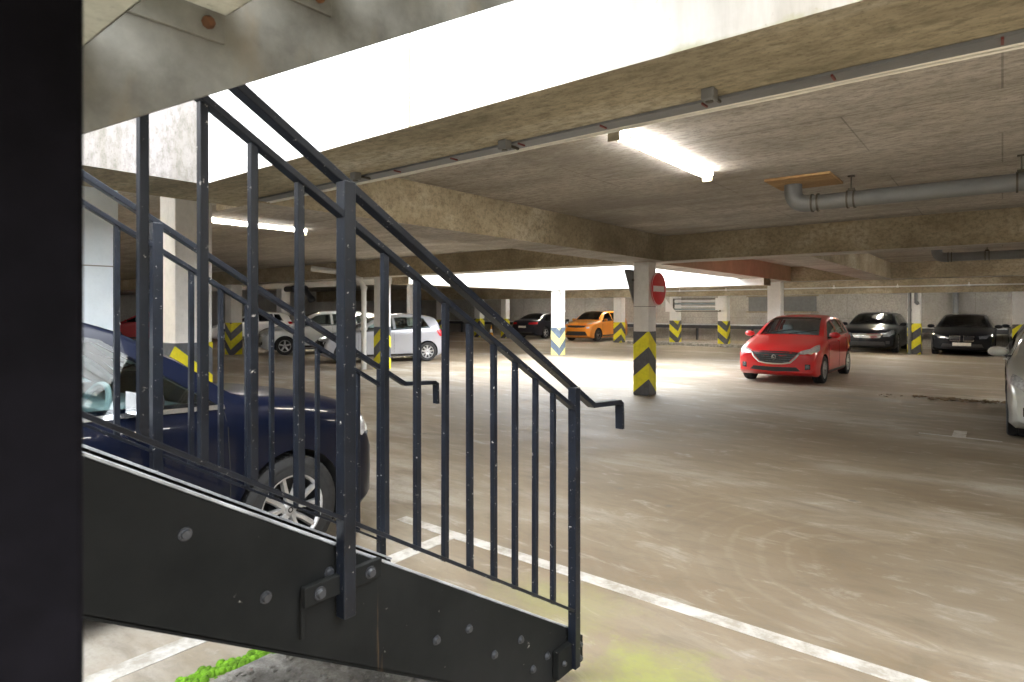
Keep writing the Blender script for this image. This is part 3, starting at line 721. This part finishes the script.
    clean_bool(body,cav.build('cut',[M['interior_'+cabin]],root))
    def sidetop(t): 
        hp=half(t); return hp[3][1]-.035
    def sidequad(wd,inset):
        b0,b1,a0,a1=[q*L for q in wd]
        zb=lambda t: belt_(t)+.018+inset
        bot=[(b0+inset*1.3+(b1-b0-2.3*inset)*i/6) for i in range(7)]; topp=[(a0+inset*.6+(a1-a0-1.5*inset)*i/6) for i in range(7)]
        return [(t,zb(t)) for t in bot],[(t,max(zb(t)+.03,sidetop(t)-inset)) for t in topp]
    holes=MB()
    for wd in sh['win']:
        bl,tl=sidequad(wd,.022)
        poly=[(L/2-t,-2,z) for t,z in bl]+[(L/2-t,-2,z) for t,z in reversed(tl)]
        holes.prism(poly,(0,4,0))
    clean_bool(body,holes.build('cut',[M['trim']],root))
    wsb,wst=t0+.055,sh['roof0']*L-.03
    def wsy(t,f=.87): return half(t)[3][0]*f
    n=6
    tt=[wsb+.03+(wst-.03-wsb-.03)*i/n for i in range(n+1)]
    ws=MB().prism([(L/2-t,wsy(t,.86),.62*H) for t in tt]+[(L/2-t,-wsy(t,.86),.62*H) for t in reversed(tt)],(0,0,1.2))
    clean_bool(body,ws.build('cut',[M['trim']],root))
    r0,r1=sh['roof1']*L+.02,(.958 if shape!='saloon' else .845)*L
    if shape=='saloon': r0=sh['roof1']*L+.02
    shade(body.data,35)
    # ---- patches laid over the body
    def near(p,off):
        loc,no,_,_=bvh.find_nearest(V(p)); return loc+no*off
    def cast(p,d,off):
        h=bvh.ray_cast(V(p),V(d))
        if h[0] is None: return near(p,off)
        return h[0]+h[1]*off*(1 if h[1].dot(V(d))<0 else -1)
    def shell(nm,fn,nu,nv,mat,parent=root,thick=.012,off=.004,inn=None):
        vs=[];fs=[]
        for j in range(nv+1):
            for i in range(nu+1): vs.append(fn(i/nu,j/nv,off))
        m_=nu+1
        for j in range(nv):
            for i in range(nu): fs.append((j*m_+i,j*m_+i+1,(j+1)*m_+i+1,(j+1)*m_+i))
        border=[i for i in range(m_)]+[j*m_+nu for j in range(1,nv+1)]+[nv*m_+i for i in range(nu-1,-1,-1)]+[j*m_ for j in range(nv-1,0,-1)]
        o=len(vs)
        for b in border:
            i,j=b%m_,b//m_; vs.append(fn(i/nu,j/nv,off-thick))
        for q in range(len(border)): fs.append((border[q],border[(q+1)%len(border)],o+(q+1)%len(border),o+q))
        return MB().add(vs,fs).build(nm,M[mat] if isinstance(mat,str) else mat,parent,True,ang=50)
    def lerp(a,b,u): return tuple(x+(y-x)*u for x,y in zip(a,b))
    def curve(pts):
        def f(u):
            k=u*(len(pts)-1); i=min(int(k),len(pts)-2); return lerp(pts[i],pts[i+1],k-i)
        return f
    def quad(nm,bot,topp,mat,nu=8,nv=3,off=.004,parent=root,thick=.012,mode='near'):
        B,T=curve(bot),curve(topp)
        def fn(u,v,of):
            t,y,z=lerp(B(u),T(u),v)
            if mode=='front': return cast((L/2+1,y,z),(-1,0,0),of)
            if mode=='rear': return cast((-L/2-1,y,z),(1,0,0),of)
            if mode=='side': return cast((L/2-t,3*(1 if y>0 else -1),z),(0,-1 if y>0 else 1,0),of)
            return near((L/2-t,y,z),of)
        return shell(nm,fn,nu,nv,mat,parent,thick,off)
    G=glass
    for s in (1,-1):
        for wd in sh['win']:
            bl,tl=sidequad(wd,0)
            quad('side_window',[(t,s,z) for t,z in bl],[(t,s,z) for t,z in tl],G,8,4,.003,mode='side')
        # dark window surround / waistline trim
        quad('window_trim',[(t,s,belt_(t)-.004) for t in [sh['win'][0][0]*L-.03+(sh['win'][-1][1]*L-sh['win'][0][0]*L+.06)*i/10 for i in range(11)]],
             [(t,s,belt_(t)+.020) for t in [sh['win'][0][0]*L-.03+(sh['win'][-1][1]*L-sh['win'][0][0]*L+.06)*i/10 for i in range(11)]],'trim' if detail<3 else 'chrome',16,1,.007,mode='side')
    def wsfn(u,v,of):
        t=wsb+(wst-wsb)*v; y=wsy(t)*(2*u-1); return cast((L/2-t-0,y,3),(0,0,-1),of)
    shell('windshield',wsfn,12,8,G,off=.003)
    # wipers
    wp=MB()
    for y0,y1 in ((-.55,.05),(.0,.58)):
        a=cast((L/2-wsb-.01,y0*W/1.75,3),(0,0,-1),.012); b=cast((L/2-wsb-.20,y1*W/1.75,3),(0,0,-1),.012); wp.bar(a,b,.014,.012)
    wp.build('wiper',M['trim'],root)
    if shape=='saloon':
        def rw(u,v,of):
            t=r1-.01+(r0-r1)*v; y=wsy(t,.92)*(2*u-1); return cast((L/2-t,y,3),(0,0,-1),of)
        shell('rear_window',rw,10,6,'car_glass_dark',off=.004)
    else:
        zr0,zr1=belt_(.9*L)+.03,top_(.925*L)-.05
        def rw(u,v,of):
            z=zr0+(zr1-zr0)*v; y=W*.375*(2*u-1)*(1-.10*v); return cast((-L/2-1,y,z),(1,0,0),of)
        shell('rear_window',rw,10,5,'car_glass_dark',off=.004)
    # door seams, sill strip
    sm=MB()
    for s in (1,-1):
        for tq in (fo+R+.075,sh['pillar'][0]*L+.015,sh['win'][1][1]*L+.06):
            zs_=[clear+.12+(belt_(tq)-clear-.14)*i/8 for i in range(9)]
            pts=[cast((L/2-tq-(.05 if tq<.4*L else -.03)*((z-.6)/.5)**2*.6,3*s,z),(0,-s,0),.001) for z in zs_]
            sm.sweep(pts,[(-.003,-.002),(.003,-.002),(.003,.002),(-.003,.002)])
    sm.build('door_seam',M['under'],root)
    for s in (1,-1):
        quad('sill_trim',[(fo+R+.08+(wb-2*R-.16)*i/6,s,clear+.03) for i in range(7)],[(fo+R+.08+(wb-2*R-.16)*i/6,s,clear+(.16 if shape=='suv' else .09)) for i in range(7)],'trim',8,2,.006,mode='side')
        for k,tq in enumerate((sh['pillar'][0]*L-.10,sh['win'][1][1]*L-.06)):
            q=MB(); zc=belt_(tq)-.10
            pts=[cast((L/2-tq+.09-.02*i,3*s,zc),(0,-s,0),.006+.022*math.sin(PI*i/9)) for i in range(10)]
            q.sweep(pts,[(-.006,-.012),(.006,-.012),(.006,.012),(-.006,.012)]); q.build('door_handle',P if detail<3 else M['chrome'],root,True)
    # mirrors
    if mirrors:
        for s in (1,-1):
            tm=sh['win'][0][0]*L+.11+mback; zc=belt_(tm)+.085; yb=half(tm)[5][0]
            q=MB(); c0=V((L/2-tm,s*(yb+.115),zc)); rings=[]; vs=[];fs=[]
            for i in range(7):
                a=-PI/2+PI*i/6; r=max(.08,math.cos(a)); 
                for j in range(12):
                    b=2*PI*j/12; vs.append(c0+V((.055*r*math.cos(b)+(.02 if math.cos(b)>0 else 0)*r, s*.115*math.sin(a), .078*r*math.sin(b)*(.9+.1*math.sin(a)))))
            for i in range(6):
                for j in range(12): fs.append((i*12+j,i*12+(j+1)%12,(i+1)*12+(j+1)%12,(i+1)*12+j))
            fs.append(tuple(range(11,-1,-1))); fs.append(tuple(range(72,84)))
            q.add(vs,fs); mo=q.build('wing_mirror',P,root,True,ang=60)
            MB().bar((L/2-tm,s*(yb-.03),zc-.06),(L/2-tm,s*(yb+.06),zc-.045),.05,.03).build('mirror_arm',M['trim'],mo)
            MB().obox(c0+V((-.056,0,0)),(.003,0,0),(0,.085,0),(0,0,.055)).build('mirror_glass',M['chrome'],mo,bevel=.002)
    # wheels
    def wheel():
        wdt=.205; h=wdt/2
        prof=[(R*.66,-h),(R*.70,-h*1.0),(R*.93,-h*1.02),(R*.985,-h*.88),(R,-h*.62),(R,-.012),(R-.008,-.008),(R-.008,.008),(R,.012),(R,h*.62),(R*.985,h*.88),(R*.93,h*1.02),(R*.70,h),(R*.66,h),(R*.64,h*.6),(R*.64,-h*.6)]
        ty=MB().lathe(prof,(0,0,0),(0,1,0),40 if detail>1 else 24,close=True)
        if detail>2:
            ty.lathe([(R*.80,h*1.015),(R*.83,h*1.035),(R*.86,h*1.02)],(0,0,0),(0,1,0),40)
            for i in range(64):
                a=2*PI*i/64; ty.obox((R*math.cos(a),h*.45,R*math.sin(a)),(-.006*math.sin(a),0,.006*math.cos(a)),(0,.03,0),(.003*math.cos(a),0,.003*math.sin(a)))
                ty.obox((R*math.cos(a),-h*.45,R*math.sin(a)),(-.006*math.sin(a),0,.006*math.cos(a)),(0,.03,0),(.003*math.cos(a),0,.003*math.sin(a)))
        tme=ty.mesh('tyre',M['rubber'],True)
        rm=MB().lathe([(R*.67,h*.98),(R*.63,h*.98),(R*.605,h*.78),(R*.64,h*.7)],(0,0,0),(0,1,0),36,0,close=True)
        rm.lathe([(R*.60,h*.74),(R*.58,h*.2),(R*.58,-h*.9),(R*.65,-h*.9),(R*.65,h*.7)],(0,0,0),(0,1,0),36,1,close=True)
        rm.lathe([(0,-h*.2),(R*.58,-h*.2),(R*.58,-h*.25),(0,-h*.25)],(0,0,0),(0,1,0),28,1)
        rm.lathe([(0,h*.2),(R*.34,h*.2),(R*.34,h*.05),(0,h*.05)],(0,0,0),(0,1,0),24,1)
        rm.lathe([(0,h*.74),(R*.085,h*.74),(R*.12,h*.66),(R*.16,h*.60),(R*.16,h*.3),(0,h*.3)],(0,0,0),(0,1,0),24,0)
        for i in range(spokes):
            a=2*PI*i/spokes+PI/2
            for da in ((-.16,.16) if detail>1 else (0,)):
                w0,w1=(.020,.016) if detail>1 else (.030,.024)
                d0=V((math.cos(a+da*.5),0,math.sin(a+da*.5))); d1=V((math.cos(a+da*1.7),0,math.sin(a+da*1.7)))
                p0=d0*R*.12+V((0,h*.60,0)); p1=d1*R*.35+V((0,h*.76,0)); p2=d1*R*.615+V((0,h*.80,0))
                rm.sweep([p0,p1,p2],[(-w0,-.014),(w0,-.014),(w1*.7,.010),(-w1*.7,.010)],V((0,1,0)).cross(d1),0)
        if detail>1:
            for i in range(5):
                a=2*PI*i/5; rm.lathe([(0,.012),(.011,.012),(.011,0)],(R*.20*math.cos(a),h*.38,R*.20*math.sin(a)),(0,1,0),8,1)
        rme=rm.mesh('wheel_rim',[M[rim],M['trim']],True)
        cme=MB().lathe([(0,h*.76),(R*.07,h*.76),(R*.085,h*.74)],(0,0,0),(0,1,0),20).lathe([(R*.03,h*.765),(R*.045,h*.78),(R*.055,h*.765)],(0,0,0),(0,1,0),20,1).mesh('hub_cap',[M['alloy'],M['trim']],True)
        return tme,rme,cme
    tm_,rm_,cm_=wheel()
    for t in (fo,fo+wb):
        for s in (1,-1):
            o=bpy.data.objects.new('wheel',tm_); COL.objects.link(o); o.parent=root; o.location=(L/2-t,s*(W/2-.115),R)
            if s<0: o.rotation_euler=(0,0,PI)
            r=bpy.data.objects.new('wheel_rim',rm_); COL.objects.link(r); r.parent=o
            c=bpy.data.objects.new('hub_cap',cm_); COL.objects.link(c); c.parent=o
    # front end. coordinates: (t, y, z)
    hz=lambda f: f*H
    if damage:
        quad('bare_bumper_hole',[(0,-.72,hz(.22)),(0,0,hz(.20)),(0,.72,hz(.22))],[(0,-.74,hz(.44)),(0,0,hz(.46)),(0,.74,hz(.44))],'under',12,5,.01,mode='front')
        q=MB()
        for y in (-.45,.1,.5): q.bar((L/2-.02-.0,y,hz(.24)),(L/2+.0,y+.06,hz(.42)),.05,.03)
        q.bar((L/2-.03,-.6,hz(.33)),(L/2-.03,.6,hz(.31)),.05,.07); q.build('crash_bar',M['steel'],root)
    else:
        F=front
        gm=grille_mat or 'trim'
        if F=='mazda':
            zt,zm,zb=hz(.475),hz(.39),hz(.315)
            quad('grille',[(0,-.30,zb+.02),(0,-.16,zb-.01),(0,0,zb-.015),(0,.16,zb-.01),(0,.30,zb+.02)],[(0,-.48,zt-.02),(0,-.26,zt),(0,0,zt+.003),(0,.26,zt),(0,.48,zt-.02)],'trim',16,6,.004,mode='front')
            ring=[(-.50,zt-.02),(-.43,zm),(-.32,zb+.005),(-.17,zb-.022),(0,zb-.028),(.17,zb-.022),(.32,zb+.005),(.43,zm),(.50,zt-.02)]
            pts=[cast((L/2+1,y,z),(-1,0,0),.008) for y,z in ring]
            MB().sweep(pts,[(-.008,-.018),(.008,-.018),(.008,.018),(-.008,.018)]).build('grille_frame',M['chrome'],root,True)
            for k in range(4):
                z=zb+.03+k*.045; yy=.28+.05*k
                pts=[cast((L/2+1,-yy+2*yy*i/10,z),(-1,0,0),.010) for i in range(11)]
                MB().sweep(pts,[(-.006,-.006),(.006,-.006),(.006,.006),(-.006,.006)]).build('grille_slat',M['lens_dark'],root)
            MB().lathe([(.038,-.006),(.05,-.006),(.05,.006),(.038,.006)],cast((L/2+1,0,zm+.0),(-1,0,0),.018),(1,0,.15),20,close=True).bar(cast((L/2+1,-.04,zm+.01),(-1,0,0),.02),cast((L/2+1,0,zm-.015),(-1,0,0),.02),.012,.01).bar(cast((L/2+1,.04,zm+.01),(-1,0,0),.02),cast((L/2+1,0,zm-.015),(-1,0,0),.02),.012,.01).build('badge',M['chrome'],root,True)
            quad('lower_intake',[(0,-.52,hz(.20)),(0,0,hz(.185)),(0,.52,hz(.20))],[(0,-.44,hz(.255)),(0,0,hz(.25)),(0,.44,hz(.255))],'trim',12,2,.004,mode='front')
            for s in (1,-1):
                quad('headlight',[(.08,s*.50,hz(.435)),(.18,s*.68,hz(.425)),(.40,s*.80,hz(.48))],[(.10,s*.50,hz(.475)),(.22,s*.68,hz(.535)),(.58,s*.80,hz(.58))],lens,18,6,.012)
                quad('fog_recess',[(0,s*.60,hz(.22)),(0,s*.70,hz(.23))],[(0,s*.60,hz(.30)),(0,s*.70,hz(.30))],'trim',4,3,.004,mode='front')
                MB().lathe([(0,.012),(.035,.010),(.045,0)],cast((L/2+1,s*.65,hz(.262)),(-1,0,0),.006),(1,s*.4,0),16).build('fog_light',M['lens_dark'],root,True)
        elif F=='kidney':
            for s in (1,-1):
                quad('grille',[(0,s*.06,hz(.36)),(0,s*.32,hz(.365))],[(0,s*.05,hz(.475)),(0,s*.34,hz(.47))],'trim',6,4,.006,mode='front')
                pts=[cast((L/2+1,y*s,z),(-1,0,0),.010) for y,z in ((.05,hz(.36)),(.05,hz(.475)),(.34,hz(.47)),(.325,hz(.362)),(.05,hz(.358)))]
                MB().sweep(pts,[(-.006,-.010),(.006,-.010),(.006,.010),(-.006,.010)]).build('grille_frame',M['chrome'],root)
                quad('headlight',[(.08,s*.48,hz(.405)),(.16,s*.66,hz(.41)),(.36,s*.82,hz(.46))],[(.09,s*.46,hz(.465)),(.18,s*.66,hz(.49)),(.42,s*.82,hz(.52))],lens,14,6,.012)
            quad('lower_intake',[(0,-.62,hz(.18)),(0,0,hz(.175)),(0,.62,hz(.18))],[(0,-.55,hz(.29)),(0,0,hz(.285)),(0,.55,hz(.29))],'trim',12,3,.005,mode='front')
            quad('front_plate',[(0,-.26,hz(.245)),(0,.26,hz(.245))],[(0,-.26,hz(.32)),(0,.26,hz(.32))],'plate',4,2,.015,mode='front')
        elif F=='crossover':
            quad('grille',[(0,-.50,hz(.46)),(0,0,hz(.445)),(0,.50,hz(.46))],[(0,-.56,hz(.515)),(0,0,hz(.52)),(0,.56,hz(.515))],'trim',12,3,.005,mode='front')
            quad('lower_intake',[(0,-.66,hz(.20)),(0,0,hz(.19)),(0,.66,hz(.20))],[(0,-.54,hz(.33)),(0,0,hz(.33)),(0,.54,hz(.33))],'trim',12,4,.006,mode='front')
            for s in (1,-1):
                quad('headlight',[(.06,s*.60,hz(.42)),(.12,s*.74,hz(.43))],[(.06,s*.60,hz(.475)),(.14,s*.74,hz(.485))],lens,5,4,.006)
                quad('running_light',[(.16,s*.56,hz(.555)),(.32,s*.76,hz(.565))],[(.22,s*.56,hz(.59)),(.42,s*.76,hz(.61))],lens,5,3,.010)
        else:
            quad('grille',[(0,-.42,hz(.37)),(0,0,hz(.36)),(0,.42,hz(.37))],[(0,-.50,hz(.455)),(0,0,hz(.465)),(0,.50,hz(.455))],gm,12,4,.005,mode='front')
            pts=[cast((L/2+1,-.5+i*.1,hz(.465)),(-1,0,0),.010) for i in range(11)]
            MB().sweep(pts,[(-.006,-.008),(.006,-.008),(.006,.008),(-.006,.008)]).build('grille_bar',M['chrome'],root)
            quad('lower_intake',[(0,-.60,hz(.19)),(0,0,hz(.18)),(0,.60,hz(.19))],[(0,-.55,hz(.28)),(0,0,hz(.28)),(0,.55,hz(.28))],'trim',12,3,.005,mode='front')
            for s in (1,-1):
                quad('headlight',[(.07,s*.50,hz(.40)),(.15,s*.68,hz(.41)),(.36,s*.83,hz(.47))],[(.08,s*.50,hz(.465)),(.18,s*.68,hz(.505)),(.46,s*.83,hz(.56))],lens,18,6,.012)
                quad('fog_recess',[(0,s*.60,hz(.22)),(0,s*.72,hz(.23))],[(0,s*.60,hz(.30)),(0,s*.72,hz(.30))],'trim',4,3,.005,mode='front')
    # rear end
    for s in (1,-1):
        if shape=='saloon':
            quad('taillight',[(L-.04,s*.42,hz(.56)),(L-.06,s*.66,hz(.55)),(L-.30,s*.86,hz(.56))],[(L-.05,s*.42,hz(.625)),(L-.08,s*.66,hz(.635)),(L-.34,s*.84,hz(.635))],'tail',14,5,.012)
        else:
            quad('taillight',[(L-.03,s*.56,hz(.50)),(L-.06,s*.68,hz(.49)),(L-.22,s*.84,hz(.52))],[(L-.07,s*.56,hz(.625)),(L-.12,s*.68,hz(.65)),(L-.36,s*.82,hz(.655))],'tail',14,5,.012)
    quad('rear_bumper_trim',[(L,-.66,hz(.18)),(L,0,hz(.18)),(L,.66,hz(.18))],[(L,-.62,hz(.27)),(L,0,hz(.27)),(L,.62,hz(.27))],'trim',12,2,.005,mode='rear')
    quad('rear_plate',[(L,-.26,hz(.42)),(L,.26,hz(.42))],[(L,-.26,hz(.495)),(L,.26,hz(.495))],'plate',4,2,.010,mode='rear')
    # seats and wheel
    IM=M['interior_'+cabin]
    if detail>0:
        for s in (1,-1):
            q=MB(); xs=L/2-.52*L; 
            q.obox((xs+.02,s*.36,clear+.32),(.25,0,.02),(0,.23,0),(0,0,.07))
            q.obox((xs-.30,s*.36,clear+.62),(.06,0,.015),(0,.22,0),(-.09,0,.28))
            q.obox((xs-.42,s*.36,clear+.98),(.04,0,.01),(0,.12,0),(-.02,0,.08))
            q.build('front_seat',IM,root,bevel=.03)
        q=MB(); xs=L/2-.73*L; q.obox((xs,0,clear+.62),(.06,0,.015),(0,.55,0),(-.08,0,.27)); q.build('rear_seat',IM,root,bevel=.03)
        q=MB().obox((L/2-t0-.30,0,belt_(t0+.2)-.10),(.20,0,.0),(0,W*.40,0),(0,0,.08)); q.build('dashboard',IM,root,bevel=.03)
        c0=V((L/2-t0-.62,-.36,belt_(t0+.2)-.03)); ax=V((.9,0,-.35)).normalized(); e2=ax.cross(V((0,1,0)))
        q=MB().tube([c0+(V((0,1,0))*math.cos(a)+e2*math.sin(a))*.185 for a in [2*PI*i/28 for i in range(29)]],.016,8)
        q.bar(c0+V((0,-.18,0)),c0+V((0,.18,0)),.05,.02); q.tube([c0,c0+ax*.25],.03,8); q.build('steering_wheel',M['interior_light'] if cabin=='light' else IM,root,True)
    q=MB().tube([V((L/2-.80*L,0,top_(.80*L)-.01)),V((L/2-.80*L-.16,0,top_(.80*L)+.10))],.006,6); q.build('aerial',M['trim'],root)
    bm.free()
    return root
def hd(deg):   # heading measured clockwise from the rear-wall direction
    a=math.radians(deg); return (math.sin(a),math.cos(a))
NAVY=(.003,.005,.015)
car('crossover_car','dark navy crossover car parked close behind the stair railing','suv',4.30,1.80,1.63,2.60,.83,.34,(-4.29,.76),hd(-3),NAVY,glass='car_glass',rim='alloy',cabin='light',front='slim',detail=3,spokes=5,mback=.33)
car('hatchback_car','bright red hatchback facing the camera in the middle of the floor','hatch',4.06,1.70,1.50,2.57,.80,.30,(-3.85,15.85),hd(180),(.62,.009,.014),glass='car_glass',rim='alloy',cabin='light',front='mazda',detail=2,spokes=7)  # pale cabin colour stands in for reflections on the windscreen
car('crossover_car','orange crossover car with black grille parked at the rear','suv',4.13,1.77,1.57,2.53,.80,.33,(-16.85,28.15),hd(180),(.78,.27,.015),rim='alloy_dark',front='crossover',detail=1)
car('saloon_car','black saloon car seen from behind between striped pillars','saloon',4.65,1.80,1.45,2.75,.85,.32,(-20.85,29.15),hd(0),(.020,.022,.030),detail=1)
car('crossover_car','black crossover with chrome grille bar parked behind the red car','suv',4.5,1.85,1.52,2.68,.86,.34,(-3.95,28.3),hd(180),(.005,.006,.009),front='slim',lens='lens_dark',grille_mat='chrome',rim='alloy_dark',detail=1)
car('saloon_car','black saloon parked nose out to the right of the striped pillar with a pipe','saloon',4.6,1.84,1.46,2.76,.82,.33,(-1.10,28.5),hd(180),(.005,.006,.009),front='kidney',lens='lens_dark',rim='alloy_dark',detail=1)
car('hatchback_car','dark car half hidden by the pillar at the far right edge','hatch',4.2,1.76,1.48,2.6,.85,.31,(1.05,29.2),hd(180),(.005,.006,.009),lens='lens',detail=1)
car('hatchback_car','pale silver car cut off by the right edge of the picture','hatch',4.2,1.76,1.50,2.5,.84,.33,(.91,11.35),hd(180),(.55,.57,.54),metal=.3,detail=2)
car('hatchback_car','silver hatchback with its front bumper missing behind the railing','hatch',3.85,1.70,1.50,2.5,.72,.30,(-15.35,12.45),(-.46,-.89),(.42,.43,.47),metal=.25,damage=True,detail=1,glass='car_glass',spokes=9)
car('estate_car','silver estate car parked behind the hatchback with the missing bumper','suv',4.5,1.78,1.58,2.6,.85,.32,(-19.97,13.46),(-.46,-.89),(.60,.63,.64),metal=.25,detail=1,glass='car_glass')
car('hatchback_car','white hatchback far behind the chevron pillar at the left','hatch',4.1,1.74,1.52,2.55,.8,.31,(-30.5,16.3),(-.46,-.89),(.82,.82,.81),detail=1)
car('hatchback_car','small red car far away between the stair bars at the left','hatch',4.0,1.72,1.55,2.5,.8,.31,(-34.0,12.6),(-.6,-.8),(.45,.02,.03),detail=1)
# added unseen fill lights, copies of the visible tubes, to brighten the bays

for (x,y) in ((-21.0,29.2),(-16.0,29.2),(-10.6,29.2),(-4.0,29.2),(1.6,29.2),(-15.5,23.8),(-9.5,23.8),(-2.9,23.8)):
    lum(x,y,1.85,'added fill tube light hidden behind the low rear beam',False,'added fill lights behind the rear beams')
for (x,y) in ((-18.0,14.7),(-24.0,14.7),(-27.5,5.0)):
    lum(x,y,1.85,'added fill tube light above the silver cars hidden by the white soffit',False,'added fill lights above the silver cars')
for (x,y) in ((4.7,4.95),(5.2,14.5)):
    lum(x,y,1.85,'added unseen fill tube light above the aisle on the right',False,'added fill lights above the right aisle')

lum(-5.8,-.7,1.85,'added fill tube light above the black car hidden behind the stair well beam',False)  # added unseen light to brighten the pillars on the left
lum(-8.6,1.2,1.85,'added fill tube light beyond the bluish white pillar hidden behind the stair well beam',False)

for (x,y) in ((1.7,16.9),):  # added unseen fill for the bay with the far drain pipe
    lum(x,y,1.85,'added unseen fill tube light in the bay beyond the long cross beam at the right',False,'added fill lights behind the long cross beam')
